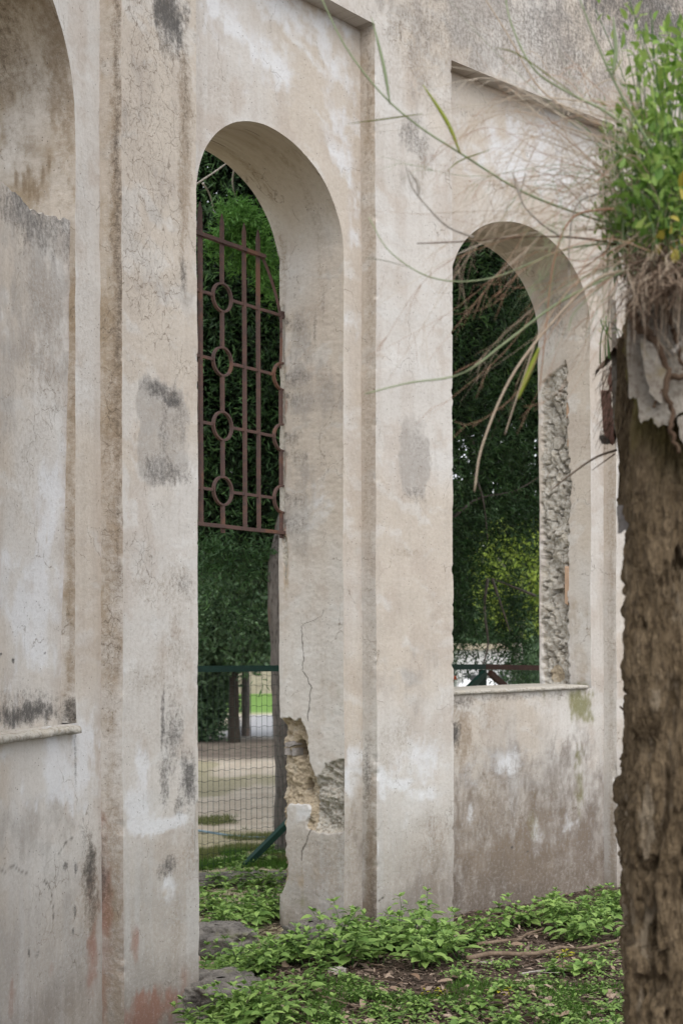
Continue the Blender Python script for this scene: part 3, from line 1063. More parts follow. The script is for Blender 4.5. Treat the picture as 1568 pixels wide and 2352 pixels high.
def poly_mask(poly, u, z):
    """inside test with a soft ragged edge: signed distance to polygon, positive inside"""
    inside = np.zeros(u.shape, bool)
    d = np.full(u.shape, 9.0)
    n = len(poly)
    for i in range(n):
        (a, b), (c, e) = poly[i], poly[(i + 1) % n]
        cond = ((b > z) != (e > z)) & (u < (c - a) * (z - b) / (e - b + 1e-12) + a)
        inside ^= cond
        L2 = (c - a) ** 2 + (e - b) ** 2 + 1e-12
        t = np.clip(((u - a) * (c - a) + (z - b) * (e - b)) / L2, 0, 1)
        d = np.minimum(d, np.hypot(u - a - t * (c - a), z - b - t * (e - b)))
    return np.where(inside, d, -d)


def jamb_poly(k, pts):
    return [uv_of('J%d' % k, x, y) for x, y in pts]


RUB2 = jamb_poly(2, [(630, 1644), (662, 1649), (680, 1654), (690, 1648), (696, 1666), (707, 1686), (710, 1733), (715, 1767), (724, 1783), (735, 1775),
                     (746, 1752), (770, 1747), (797, 1741), (797, 1912), (769, 1915), (729, 1913), (704, 1903), (706, 1880), (712, 1858), (705, 1849), (664, 1849),
                     (656, 1856), (658, 1885), (655, 1935), (661, 2019), (646, 2049), (630, 2066)])
RUB2b = jamb_poly(2, [(652, 1228), (661, 1235), (664, 1262), (660, 1320), (657, 1340), (652, 1290)])
RUB2c = jamb_poly(2, [(630, 700), (654, 700), (657, 860), (656, 1210), (650, 1225), (630, 1225)])
RUB3 = jamb_poly(3, [(1246, 880), (1262, 862), (1290, 838), (1304, 815), (1308, 850), (1305, 900), (1306, 1050), (1310, 1130), (1305, 1250), (1305, 1400), (1304, 1500), (1308, 1560),
                     (1305, 1576), (1246, 1577), (1243, 1400), (1244, 1100)])


def reveal(bay):
    k = bay['k']
    L, R, z0, rise = bay['L'], bay['R'], bay['base'], bay['rise']
    zs = bay['apex'] - rise
    DEEP = bay['deep']
    mid, h = (L + R) / 2, (R - L) / 2
    dz = 0.005 if k == 2 else 0.008 if k == 3 else 0.012
    zr = np.arange(z0, zs, dz)
    th = np.linspace(0, PI, 150)
    ps = np.concatenate([np.full(len(zr), R), mid + h * np.cos(th), np.full(60, L)])
    pz = np.concatenate([zr, zs + rise * np.sin(th), np.linspace(zs, z0, 61)[1:]])
    os_ = np.concatenate([np.ones(len(zr)), np.cos(th), -np.ones(60)])
    oz = np.concatenate([np.zeros(len(zr)), np.sin(th), np.zeros(60)])
    nn = np.arange(REC, DEEP + 1e-6, 0.0052 if k == 2 else 0.0075)
    S, N = np.meshgrid(ps, nn, indexing='ij')
    Z = np.repeat(pz[:, None], len(nn), 1)
    OS = np.repeat(os_[:, None], len(nn), 1)
    OZ = np.repeat(oz[:, None], len(nn), 1)
    dep = np.zeros_like(S)
    rub = np.zeros_like(S)
    rg = np.zeros_like(S)
    right = (OS > 0.99)
    wn_ = 0.014 * fbm(N * 26, Z * 26, oct=4, seed=91)
    ridg = 1 - np.abs(fbm(N * 13, Z * 9, oct=4, seed=17)) * 2
    if k == 2:
        d = poly_mask(RUB2, N, Z) + wn_
        m = sstep(-0.002, 0.006, d) * right
        rough = 0.040 * fbm(N * 13, Z * 13, oct=5, seed=21, gain=0.6) + 0.012 * fbm(N * 50, Z * 50, oct=3, seed=23)
        e = 0.022 + 0.030 * sstep(0.0, 0.06, d) + rough
        # grey cement lump on the right, standing prouder
        g = sstep(n_at(716, R), n_at(726, R), N)
        zlo, zhi = z_at(1842, R, 0.4), z_at(1760, R, 0.4)
        e = e + g * 0.018 * fbm(N * 34, Z * 34, oct=4, seed=25, gain=.65)
        e = e - 0.016 * g * sstep(zlo - .01, zlo + .02, Z) * sstep(zhi + .04, zhi, Z)
        # hole beside the grey bricks
        hn, hz = uv_of('J2', 679, 1722)
        e = e + 0.20 * sstep(1.15, 0.85, np.sqrt(np.maximum(0, ((N - hn) / 0.042) ** 2 + ((Z - hz) / 0.055) ** 2 + wn_ * 15)))
        hn, hz = uv_of('J2', 697, 1805)
        e = e + 0.09 * sstep(1.2, 0.7, np.sqrt(((N - hn) / 0.026) ** 2 + ((Z - hz) / 0.04) ** 2))
        dep += m * np.maximum(e, 0.004)
        rub = np.maximum(rub, m)
        rg = np.maximum(rg, g * 0.9 * sstep(zlo - 0.2, zlo, Z) + 0.5 * sstep(zlo, zlo - .05, Z) * g)
        for P_, dd in ((RUB2b, 0.012), (RUB2c, 0.007)):
            d2 = poly_mask(P_, N, Z) + wn_
            m2 = sstep(-0.002, 0.006, d2) * right
            dep += m2 * (dd + 0.4 * dd * fbm(N * 40, Z * 30, oct=4, seed=5))
            rub = np.maximum(rub, m2 * (0.55 if P_ is RUB2c else 0.9))
            rg = np.maximum(rg, m2)
        # worn back arris
        bk = sstep(DEEP - 0.04, DEEP, N) * right
        dep += bk * (0.006 + 0.010 * np.maximum(0, fbm(Z * 9, Z * 0, oct=4, seed=41)) + 0.02 * sstep(0.1, 0.5, fbm(Z * 3.1, Z * 0 + 5, oct=3, seed=43)) * (Z < 2))
    if k == 3:
        d = poly_mask(RUB3, N, Z) + wn_ * 1.6 - 0.02 * sstep(z_at(900, R, .4), z_at(830, R, .4), Z)
        m = sstep(-0.002, 0.006, d) * right
        chunk = 0.046 * fbm(N * 10, Z * 7, oct=3, seed=55) + 0.028 * fbm(N * 24, Z * 20, oct=5, seed=57, gain=0.65)
        cr = np.abs(fbm(N * 12, Z * 10, oct=3, seed=71))
        e = 0.020 + 0.014 * sstep(0, 0.05, d) + chunk + 0.06 * sstep(0.06, 0.0, cr)
        for hx, hy, rn, rz, dd in ((1298, 1136, .018, .03, .08), (1290, 1075, .02, .02, .05), (1283, 1330, .03, .03, .03), (1275, 1018, .05, .05, .03)):
            hn, hz = uv_of('J3', hx, hy)
            e = e + dd * sstep(1.2, 0.6, np.sqrt(((N - hn) / rn) ** 2 + ((Z - hz) / rz) ** 2))
        dep += m * np.maximum(e, 0.003)
        rub = np.maximum(rub, m)
        rg = np.maximum(rg, m)
        hn, hz = uv_of('J3', 1272, 1548)
        rg = rg * (1 - sstep(1.3, 0.8, np.sqrt(((N - hn) / 0.06) ** 2 + ((Z - hz) / 0.06) ** 2)))
        hn, hz = uv_of('J3', 1275, 1020)
        rg = rg * (1 - sstep(1.3, 0.8, np.sqrt(((N - hn) / 0.035) ** 2 + ((Z - hz) / 0.04) ** 2)))
        pit = sstep(0.25, 0.5, fbm(N * 45, Z * 45, oct=2, seed=13)) * sstep(z_at(620, R, .4), z_at(720, R, .4), Z) * sstep(z_at(830, R, .4), z_at(760, R, .4), Z)
        dep += right * 0.006 * pit
    # fade at the front arris so that the faces stay joined
    fade = sstep(REC, REC + 0.012, N)
    dep = dep * fade
    Sx = S + OS * dep
    Zx = Z + OZ * dep
    # wrap round the back arris
    Sx = np.concatenate([Sx, Sx[:, -1:] + OS[:, -1:] * 0.02, Sx[:, -1:] + OS[:, -1:] * 0.11], 1)
    Zx = np.concatenate([Zx, Zx[:, -1:] + OZ[:, -1:] * 0.02, Zx[:, -1:] + OZ[:, -1:] * 0.11], 1)
    Nx = np.concatenate([N, N[:, -1:] + 0.006, N[:, -1:] + 0.006], 1)
    rub = np.concatenate([rub, rub[:, -1:], rub[:, -1:]], 1)
    rg = np.concatenate([rg, rg[:, -1:], rg[:, -1:]], 1)
    return (Sx, Zx, Nx, 'J%d' % k, Nx, rub, rg)


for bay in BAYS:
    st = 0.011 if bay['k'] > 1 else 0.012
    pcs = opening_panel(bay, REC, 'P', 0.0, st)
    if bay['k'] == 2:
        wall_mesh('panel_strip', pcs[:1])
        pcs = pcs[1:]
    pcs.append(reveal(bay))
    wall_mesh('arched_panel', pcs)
    wall_mesh('rear_face', opening_panel(bay, bay['deep'], None, 0.10, 0.08))
    a, b = bay['a'], bay['b']
    wall_mesh('upper_wall', [rect(a, b, Z_PANEL, Z_TOP, 0.0, 'F'), flatcap(a, b, 0.0, REC + 0.03, Z_PANEL),
                             rect(a, b, Z_PANEL, Z_TOP, DEEP, None, 0.2, 0.3), flatcap(a, b, 0, DEEP, Z_TOP, 0.1, 0.3)])


def sill_mesh(bay, z, th, proud, s0, s1, wear, tilt=0.0):
    a = int((s1 - s0) / 0.012) + 2
    prof = np.array([(REC - proud * 0.2, -th), (REC - proud, -th * 0.85), (REC - proud * 1.05, -th * 0.4), (REC - proud * 0.9, -0.004), (REC - proud * 0.4, 0.0), (REC + 0.15, 0.004), (DEEP - 0.02, 0.006), (DEEP + 0.02, 0.0), (DEEP + 0.02, -th)])
    ss = np.linspace(s0, s1, a)
    S = np.repeat(ss[:, None], len(prof), 1)
    Nn = np.repeat(prof[None, :, 0], a, 0) + wear * fbm(S * 25, S * 0 + np.arange(len(prof))[None, :] * 3.3, oct=4, seed=8) * (np.arange(len(prof)) < 5)[None, :]
    Z = z + np.repeat(prof[None, :, 1], a, 0) + wear * 0.7 * fbm(S * 18, S * 0 + np.arange(len(prof))[None, :] * 1.7, oct=4, seed=12) * (np.arange(len(prof)) < 5)[None, :] + tilt * (S - s0)
    return (S, Z, Nn, None, S, 0.9 * np.ones_like(S), np.ones_like(S))


o = wall_mesh('window_sill', [sill_mesh(BAYS[2], 1.388, 0.026, 0.020, o3L - 0.02, s_at(1352, REC - .02), 0.006, 0.013)])
o = wall_mesh('window_sill', [sill_mesh(BAYS[0], z_at(1663, s_at(175, REC), REC), 0.036, 0.038, o1L - 0.02, s_at(182, REC - 0.03), 0.010)])

# infill of the first opening with a broken top
ss = np.arange(o1L - 0.02, o1R + 0.02, 0.011)
tt = np.linspace(0, 1, 190)
S, T = np.meshgrid(ss, tt, indexing='ij')
sref = s_at(np.array([0., 45, 60, 100, 172]), REC + .03)
zref = np.array([z_at(y, s, REC + .03) for y, s in zip((420, 447, 478, 487, 500), sref)])
topz = np.interp(S, sref, zref) + 0.018 * fbm(S * 22, S * 0, oct=4, seed=3) + 0.02 * fbm(S * 6, S * 0, oct=3, seed=4)
z0 = 1.30
Z = z0 + (topz - z0) * T
N = REC + 0.075 - 0.052 * np.clip((Z - z0) / 2.1, 0, 1) + 0.006 * fbm(S * 3, Z * 3, oct=3, seed=6)
fr_ = (S, Z, N, 'I', S)
Nb = np.linspace(0, 1, 26)[None, :]
S2 = np.repeat(ss[:, None], 26, 1)
tz = np.repeat(topz[:, -1:], 26, 1)
N2 = N[:, -1:] + Nb * 0.26
Z2 = tz + (0.05 * sstep(0, .25, Nb) * fbm(S2 * 14, N2 * 14, oct=4, seed=10) + 0.012 * fbm(S2 * 50, N2 * 50, oct=3, seed=11)) * sstep(0, 0.1, Nb) - 0.02 * Nb
top_ = (S2, Z2, N2, None, S2, np.ones_like(S2), np.ones_like(S2))
back_ = (S[:, ::6], Z[:, ::6], N[:, ::6] + 0.27, None, S[:, ::6])
wall_mesh('infill', [fr_, top_, back_])


# loose masonry pieces let into the broken jambs
def jamb_block(name, k, pts, out, thick, mat):
    """a brick or tile seen on the jamb: outline measured on the jamb, standing out by `out`"""
    R = BAYS[k - 1]['R']
    uv = [uv_of('J%d' % k, x, y) for x, y in pts]
    n = len(uv)
    v = []
    for dd in (out, out - thick * 0.15, out - thick):
        for j, (u, z) in enumerate(uv):
            cu = np.mean([p[0] for p in uv]); cz = np.mean([p[1] for p in uv])
            sh = 0.94 if dd == out else 1.0
            X, Y = plan(R - dd + 0.003 * random.uniform(-1, 1), cu + (u - cu) * sh)
            v.append((X, Y, cz + (z - cz) * sh))
    v = np.array(v) - W0
    q = []
    for l in (0, 1):
        for j in range(n):
            q.append([l * n + j, l * n + (j + 1) % n, (l + 1) * n + (j + 1) % n, (l + 1) * n + j])
    t = [[0, j + 1, j] for j in range(1, n - 1)]
    return mesh_obj(name, v, [np.array(q), np.array(t)], mat, wall, False)


jamb_block('brick', 2, [(645, 1706), (655, 1703), (665, 1702), (669, 1711), (656, 1716), (645, 1715)], -0.030, .06, M_GBRICK)
jamb_block('brick', 2, [(645, 1718), (655, 1718), (657, 1735), (645, 1734)], -0.030, .06, M_GBRICK)
jamb_block('brick', 2, [(659, 1718), (670, 1719), (669, 1736), (661, 1737)], -0.034, .06, M_GBRICK)
jamb_block('brick', 3, [(1296, 1302), (1306, 1303), (1307, 1340), (1305, 1378), (1302, 1392), (1296, 1388)], 0.001, .05, M_TILE)
jamb_block('brick', 3, [(1300, 925), (1307, 928), (1308, 950), (1300, 962)], -0.006, .05, M_TILE)
jamb_block('brick', 3, [(1303, 990), (1307, 992), (1306, 1030), (1303, 1028)], -0.004, .05, M_TILE)
jamb_block('stone', 3, [(1266, 1344), (1290, 1342), (1292, 1352), (1268, 1356)], -0.004, .05, M_STONE)
jamb_block('stone', 3, [(1266, 1008), (1280, 1004), (1287, 1020), (1280, 1034), (1268, 1032)], -0.02, .05, M_STONE)

# ------------------------------------------------------------------ ground
def ground_z(x, y):
    z = 0.025 * fbm(x * 1.6, y * 1.6, oct=3, seed=201) + 0.012 * fbm(x * 7, y * 7, oct=3, seed=203)
    z = z - 1.9 * sstep(19, 32, y) * sstep(0.8, 2.6, x - 0.05 * y)
    z = z - 0.17 * sstep(-0.35, -0.75, x) * sstep(8.2, 7.3, y)
    return z + 0.05 * sstep(9.5, 10.3, y) * sstep(12.5, 11.0, y) * sstep(1, 0, np.abs(x + 0.8))


gx = np.unique(np.concatenate([-np.geomspace(2.2, 400, 44)[::-1], np.arange(-2.2, 3.4, 0.035), np.geomspace(3.4, 400, 44)]))
gyv = np.unique(np.concatenate([-np.geomspace(1.0, 200, 20)[::-1], np.arange(-1.0, 5.6, 0.2), np.arange(5.6, 13.0, 0.04), np.geomspace(13.0, 45, 80), np.geomspace(45, 900, 40)]))
GX, GY = np.meshgrid(gx, gyv, indexing='ij')
GZ = ground_z(GX, GY)
# which side of the wall: outside the room lies beyond its plan
Xw, Yw = plan(np.linspace(-2, 8, 400), 0.3)
outside = sstep(-0.2, 0.4, GY - np.interp(GX, Xw, Yw))
lawnm = outside * sstep(-0.25, 0.35, fbm(GX * 0.9, GY * 0.32, oct=4, seed=211) + 0.55 * sstep(12.6, 10.8, GY) - 0.35 * sstep(12.8, 13.5, GY) * sstep(17, 15, GY))
green = sstep(40, 43, GY) * sstep(9, 5, np.abs(GX + 3))
path = sstep(28, 30, GY) * sstep(41, 40, GY) * sstep(-3.0, -2.3, GX)
soil = sstep(21.5, 23.5, GY) * sstep(31, 28, GY)
mg = NT('ground_earth')
Pg = mg.pos()
f1 = mg.noise(Pg, 3, 5, 0.6)
f2 = mg.noise(Pg, 26, 5, 0.65)
f3 = mg.noise(Pg, 90, 3, 0.6)
c = mg.mix(mg.step(f2, 0.35, 0.65), (0.045, 0.030, 0.021), (0.11, 0.08, 0.06))
c = mg.mix(mg.step(f3, 0.56, 0.7, 0, 0.7), c, (0.25, 0.205, 0.165))
sand = mg.mix(mg.step(f1, 0.35, 0.65), (0.60, 0.505, 0.39), (0.70, 0.61, 0.49))
sand = mg.mix(mg.step(f2, 0.5, 0.7, 0, 0.5), sand, (0.26, 0.21, 0.14))
lawn = mg.mix(mg.step(f2, 0.35, 0.65), (0.36, 0.325, 0.19), (0.52, 0.455, 0.32))
oc = mg.mix(mg.step(mg.math('ADD', mg.attr('lawn'), mg.math('MULTIPLY', mg.math('SUBTRACT', f2, 0.5), 1.2)), 0.3, 0.75), sand, lawn)
c = mg.mix(mg.attr('out'), c, oc)
c = mg.mix(mg.attr('soil'), c, mg.mix(mg.step(f1, 0.4, 0.6), (0.13, 0.105, 0.085), (0.20, 0.165, 0.13)))
c = mg.mix(mg.attr('path'), c, (0.36, 0.36, 0.37))
c = mg.mix(mg.attr('green'), c, mg.mix(f1, (0.13, 0.24, 0.05), (0.20, 0.33, 0.09)))
mg.color(c)
mg.bump(mg.math('ADD', f2, f3), 0.8, 0.02)
mg.b.inputs['Roughness'].default_value = 0.95
o = mesh_obj('ground', np.stack([GX, GY, GZ], -1).reshape(-1, 3), grid_faces(*GX.shape)[:, ::-1], mg.m, None, True,
             {'out': outside, 'lawn': lawnm, 'green': green * outside, 'path': path * outside, 'soil': soil * outside})
tag(o, 'dark soil littered with bark chips inside, sandy lawn beyond the doorway', kind='structure')


def on_ground(x, y):
    """ground point surveyed at (x, y)"""
    Y = gy(y)
    X = (x - CX) / F * Y
    return np.array([X, Y, float(ground_z(np.array([X]), np.array([Y]))[0])])


# ------------------------------------------------------------------ iron grille in the doorway arch
b2 = BAYS[1]
N_GR = float(n_at(650, b2['R']))
grille = empty('iron_grille', (float(plan((b2['L'] + b2['R']) / 2, N_GR)[0]), float(plan((b2['L'] + b2['R']) / 2, N_GR)[1]), 2.6),
               'rusty iron grille of spear-tipped bars and rings hanging in the tall arch', 'grille')
G0 = np.array(grille.location)
# the grille is flat: a straight chord of the opening
gpL = np.array(plan(b2['L'] - 0.02, N_GR)); gpR = np.array(plan(b2['R'] + 0.012, N_GR))
gdir = (gpR - gpL) / np.linalg.norm(gpR - gpL)
gnor = np.array([-gdir[1], gdir[0]])
GLEN = float(np.linalg.norm(gpR - gpL))


def g_u(x):
    k = (x - CX) / F
    return float((k * gpL[1] - gpL[0]) / (gdir[0] - k * gdir[1]))


def g_z(x, y):
    u = g_u(x)
    return EYE - (y - HY) / F * (gpL[1] + gdir[1] * u)


def gp(u, z, off=0.0):
    p = gpL + gdir * u + gnor * off
    return np.array([p[0], p[1], z]) - G0


GAX = np.array([[gdir[0], gdir[1], 0], [gnor[0], gnor[1], 0], [0, 0, 1]])


def gbar(name, u0, z0, u1, z1, w, d, off=0.0, tip=0.0, parent=grille):
    """flat bar in the grille plane, worn a little out of true"""
    n = 14
    t = np.linspace(0, 1, n)
    p0, p1 = np.array([u0, z0]), np.array([u1, z1])
    dr = (p1 - p0) / np.linalg.norm(p1 - p0)
    nr = np.array([-dr[1], dr[0]])
    v = []
    sd = random.randint(0, 999)
    for i, tt in enumerate(t):
        c = p0 + (p1 - p0) * tt
        wob = 0.0012 * float(vnoise(np.array([tt * 6.0]), np.array([sd * 1.0]))[0])
        ww = w * (1 + 0.10 * float(vnoise(np.array([tt * 17.0]), np.array([sd + .5]))[0]))
        for a, bb in ((-1, -1), (1, -1), (1, 1), (-1, 1)):
            q = c + nr * (a * ww / 2 + wob)
            v.append(gp(q[0], q[1], off + bb * d / 2))
    if tip:
        k = len(v)
        c = p1 + dr * tip
        for a, bb in ((-1, -1), (1, -1), (1, 1), (-1, 1)):
            q = c + nr * a * w * 0.12
            v.append(gp(q[0], q[1], off + bb * d * 0.12))
        n += 1
    q = []
    for i in range(n - 1):
        for j in range(4):
            q.append([i * 4 + j, i * 4 + (j + 1) % 4, i * 4 + 4 + (j + 1) % 4, i * 4 + 4 + j])
    q.append([3, 2, 1, 0])
    q.append([(n - 1) * 4 + j for j in range(4)])
    return mesh_obj(name, np.array(v), np.array(q), M_IRON, parent, False)


def gring(u, z, ru, rz, a0=0, a1=360, w=0.011, d=0.02):
    n = 40
    th = np.radians(np.linspace(a0, a1, n))
    v = []
    for t in th:
        for rr, bb in ((-.5, -.5), (.5, -.5), (.5, .5), (-.5, .5)):
            v.append(gp(u + (ru + rr * w) * math.cos(t), z + (rz + rr * w) * math.sin(t), bb * d))
    i = np.arange(n - 1)[:, None] * 4 + np.arange(4)[None, :]
    j = np.arange(n - 1)[:, None] * 4 + (np.arange(4)[None, :] + 1) % 4
    return mesh_obj('ring', np.array(v), np.stack([i, j, j + 4, i + 4], -1).reshape(-1, 4), M_IRON, grille, False)


ux = [g_u(463), g_u(513), g_u(564), g_u(595.5), g_u(647)]
z_bot = g_z(640, 1223)
z_r = [g_z(640, 722), g_z(640, 862), g_z(640, 1003), g_z(640, 1145)]
z_top = g_z(607, 590)
tips = [g_z(462, 462), g_z(513, 490), g_z(564, 512), g_z(595, 527)]
ring_r = (g_u(534) - g_u(492)) / 2
BW = 0.021
sp_ = ux[1] - ux[0]
# mirrored half of the grille, hidden behind the pilaster from here
left_us = [ux[0] - sp_ * 0.62]
for k, u in enumerate(ux[:4]):
    top = tips[k] - 0.05
    if k == 1:
        cuts = [z_bot - 0.035] + [zz for z in z_r[::-1] for zz in (z - ring_r, z + ring_r)] + [top]
        for a_, b_ in zip(cuts[0::2], cuts[1::2]):
            gbar('bar', u, a_, u, b_, BW, BW * 0.8, tip=0.05 if b_ == top else 0)
    else:
        gbar('bar', u, z_bot + 0.005, u, top, BW * (1.15 if k == 0 else 1), BW * 0.8, tip=0.05)
for u in left_us:
    gbar('bar', u, z_bot + 0.005, u, tips[0] - 0.05, BW, BW * 0.8, tip=0.05)
gbar('rail', left_us[0] - 0.06, z_top, g_u(607), z_top, 0.02, 0.026, off=-0.012)
gbar('rail', left_us[0] - 0.06, z_bot, g_u(655), z_bot, 0.02, 0.026, off=-0.012)
for i, z in enumerate(z_r):
    gring(ux[1], z, ring_r, ring_r)
    gbar('rail', left_us[0] - 0.06, z, ux[1] - ring_r, z, 0.016, 0.012)
    end = g_u(650) if i == 0 else ux[4] - ring_r
    gbar('rail', ux[1] + ring_r, z, end, z, 0.016, 0.012)
    if i:
        gring(ux[4] + 0.012, z, ring_r, ring_r, 80, 280)
# curved right stile following the arch
cu = [(g_u(x), g_z(x, y)) for x, y in ((607, 592), (622, 630), (635, 672), (643, 705), (648, 735), (648, 800), (646, 845))]
cu = spline([(a, b, 0) for a, b in cu], 26)
mb = MB()
mb.tube([gp(a, b) for a, b, _ in cu], 0.011, 4)
mb.build('stile', M_IRON, grille, False)
seg = [(ux[4], z_r[1] - ring_r, z_r[2] + ring_r), (ux[4], z_r[2] - ring_r, z_r[3] + ring_r), (ux[4], z_bot - 0.03, z_r[3] - ring_r)]
for u, a_, b_ in seg:
    gbar('stile', u, a_, u, b_, BW * 0.9, BW * 0.8)
gbar('anchor', g_u(648), z_r[0] + 0.004, g_u(661), z_r[0] + 0.004, 0.04, 0.03)

# ------------------------------------------------------------------ fence behind the wall
fA = np.array([-1.03, 10.35]); fB = np.array([1.204, 12.3])
FLEN = float(np.linalg.norm(fB - fA)); fd = (fB - fA) / FLEN; fn = np.array([-fd[1], fd[0]])
fence = empty('mesh_fence', (fA[0], fA[1], 0), 'green steel fence with wire mesh, braces and one brown panel, behind the openings', 'fence')


def fp(d, z, off=0.0):
    p = fd * d + fn * off
    return np.array([p[0], p[1], z])


FAX = np.array([[fd[0], fd[1], 0], [fn[0], fn[1], 0], [0, 0, 1.0]])


def fbeam(name, d0, z0, d1, z1, w, mat, off=0.0):
    mb = MB()
    a, b = fp(d0, z0, off), fp(d1, z1, off)
    t = unit(b - a)
    n_ = np.array([fn[0], fn[1], 0])
    s_ = np.cross(t, n_)
    mb.box((a + b) / 2, (np.linalg.norm(b - a), w, w), np.array([t, n_, s_]))
    o = mb.build(name, mat, fence, False)
    return o


ZR = 1.515
fbeam('rail', -2.2, ZR + .01, FLEN + 0.02, ZR, 0.045, M_FENCE_GREEN)
fbeam('rail', FLEN + 0.021, ZR, FLEN + 3.0, ZR - 0.06, 0.045, M_FENCE_BROWN)
for d in (-1.7, FLEN * 0.45 - 1.42, FLEN * 0.45, FLEN, FLEN + 1.42, FLEN + 2.84):
    fbeam('post', d, -0.1, d, ZR - 0.024, 0.048, M_FENCE_GREEN, 0.0)
fbeam('brace', FLEN * 0.45 - 1.1, -0.03, FLEN * 0.45 - 0.03, 0.72, 0.045, M_FENCE_GREEN, -0.048)
fbeam('brace', FLEN - 0.95, 0.86, FLEN - 0.02, ZR - 0.05, 0.045, M_FENCE_GREEN, -0.048)
fbeam('brace', FLEN + 0.04, ZR - 0.05, FLEN + 1.0, 0.86, 0.045, M_FENCE_BROWN, -0.048)
mb = MB()
for d in np.arange(-2.2, FLEN + 3, 0.05):
    mb.tube([fp(d, 0.0, 0.03), fp(d + 0.003 * random.uniform(-1, 1), 0.8, 0.03), fp(d, ZR - 0.02, 0.03)], 0.0014, 4, cap=False)
for z in np.arange(0.02, ZR, 0.076):
    dd = np.arange(-2.2, FLEN + 3, 0.011)
    mb.tube(np.array([fp(d, z + 0.005 * math.sin(d / 0.05 * PI) + 0.004 * math.sin(d * 1.7 + z * 5), 0.031) for d in dd]), 0.0014, 4, cap=False)
mb.build('wire_mesh', M_WIRE, fence, True)

# ------------------------------------------------------------------ rocks
def rock(name, x, y, sx, sy, sz, label, mat=M_ROCK, seed=1, rot=0.0, sink=0.35, cat='rock', Yo=None, group=None):
    n, m_ = 70, 44
    th, ph = np.meshgrid(np.linspace(0, 2 * PI, n), np.linspace(0.02, PI - 0.02, m_), indexing='ij')
    d = np.stack([np.sin(ph) * np.cos(th), np.sin(ph) * np.sin(th), np.cos(ph)], -1)
    e = np.sign(d) * np.abs(d) ** 0.62
    r = 1 + 0.42 * fbm(d[..., 0] * 1.5 + seed, d[..., 1] * 1.5, d[..., 2] * 1.5, oct=2, seed=seed) - 0.22 * np.abs(fbm(d[..., 0] * 3.5 + seed, d[..., 1] * 3.5, d[..., 2] * 3.5, oct=3, seed=seed + 9)) + 0.16 * fbm(d[..., 0] * 7 + seed, d[..., 1] * 7, d[..., 2] * 7, oct=4, seed=seed + 3, gain=.65)
    v = e * r[..., None] * np.array([sx, sy, sz]) / 2
    p = on_ground(x, y)
    o = mesh_obj(name, v.reshape(-1, 3), grid_faces(n, m_), mat, None, True)
    o.location = (p[0], p[1], p[2] + sz * (0.5 - sink))
    o.rotation_euler = (0, 0, rot)
    tag(o, label, cat, group)
    return o


rock('rock', 505, 2262, 0.52, 0.36, 0.26, 'large grey rock half buried in front of the doorway, nearest the left pilaster', seed=2, rot=0.3)
rock('rock', 500, 2168, 0.50, 0.30, 0.20, 'grey rock among weeds in the middle of the doorway', seed=5, rot=-0.2)
rock('rock', 520, 2034, 1.1, 0.35, 0.10, 'long flat dark stone lying in front of the wire fence', seed=9, rot=0.35)
rock('rock', 712, 2190, 0.34, 0.26, 0.26, 'dark rough boulder against the foot of the broken door jamb', seed=12, rot=0.5)
rock('stone', 772, 2236, 0.085, 0.06, 0.055, 'small pale stone on the bare soil', M_STONE, 21, 0.2, 0.3, 'stone')
rock('stone', 1112, 2224, 0.07, 0.05, 0.025, 'flat pale pebble beside the long stick', M_STONE, 25, 0.2, 0.3, 'stone')

# ------------------------------------------------------------------ sticks on the soil
def stick(pts, r, label, mat=M_TWIG, twigs=0, name='stick'):
    p3 = [on_ground(x, y) + np.array([0, 0, r * 1.6 + 0.008]) for x, y in pts]
    o0 = np.mean(p3, 0)
    root = spline(np.array(p3) - o0, 22)
    root += 0.004 * rng.normal(size=root.shape) * np.array([1, 1, 0.3])
    mb = MB()
    mb.tube(root, np.linspace(r, r * 0.55, len(root)), 7)
    for k in range(twigs):
        i = rng.integers(5, 18)
        dr = unit(root[i + 1] - root[i]) + rng.normal(size=3) * 0.6
        dr[2] = abs(dr[2]) * 0.3
        mb.tube([root[i], root[i] + unit(dr) * 0.07, root[i] + unit(dr) * 0.14 + np.array([0, 0, 0.005])], [r * .4, r * .3, r * .2], 5)
    o = mb.build(name, mat, None, True)
    o.location = o0
    tag(o, label, 'stick')


stick([(1070, 2219), (1130, 2208), (1210, 2206), (1255, 2199), (1285, 2188), (1330, 2190), (1425, 2172)], 0.0145, 'long bent brown stick lying across the soil, longest of the sticks', twigs=1)
stick([(1092, 2183), (1150, 2180), (1185, 2170), (1215, 2153), (1250, 2143)], 0.011, 'curved brown stick on the soil between the wall and the longest stick', twigs=2)
stick([(1268, 2152), (1310, 2144), (1365, 2134)], 0.012, 'short straight twig near the foot of the window wall', twigs=2)
stick([(790, 2205), (835, 2218), (880, 2226)], 0.007, 'thin dark twig beside the small pale stone', twigs=1)
stick([(735, 2300), (790, 2310), (830, 2325)], 0.006, 'thin twig on the soil in front of the boulder', twigs=1)
stick([(1150, 2310), (1190, 2300), (1215, 2298)], 0.006, 'small forked twig among low weeds at bottom', twigs=2)
stick([(1190, 2248), (1250, 2240), (1320, 2238)], 0.006, 'thin pale twig just in front of the longest stick', M_TWIGL, twigs=1)

# ------------------------------------------------------------------ weeds
OV = np.array([[0, 0], [0.16, 0.30], [0.42, 0.44], [0.72, 0.30], [1.0, 0.0]])


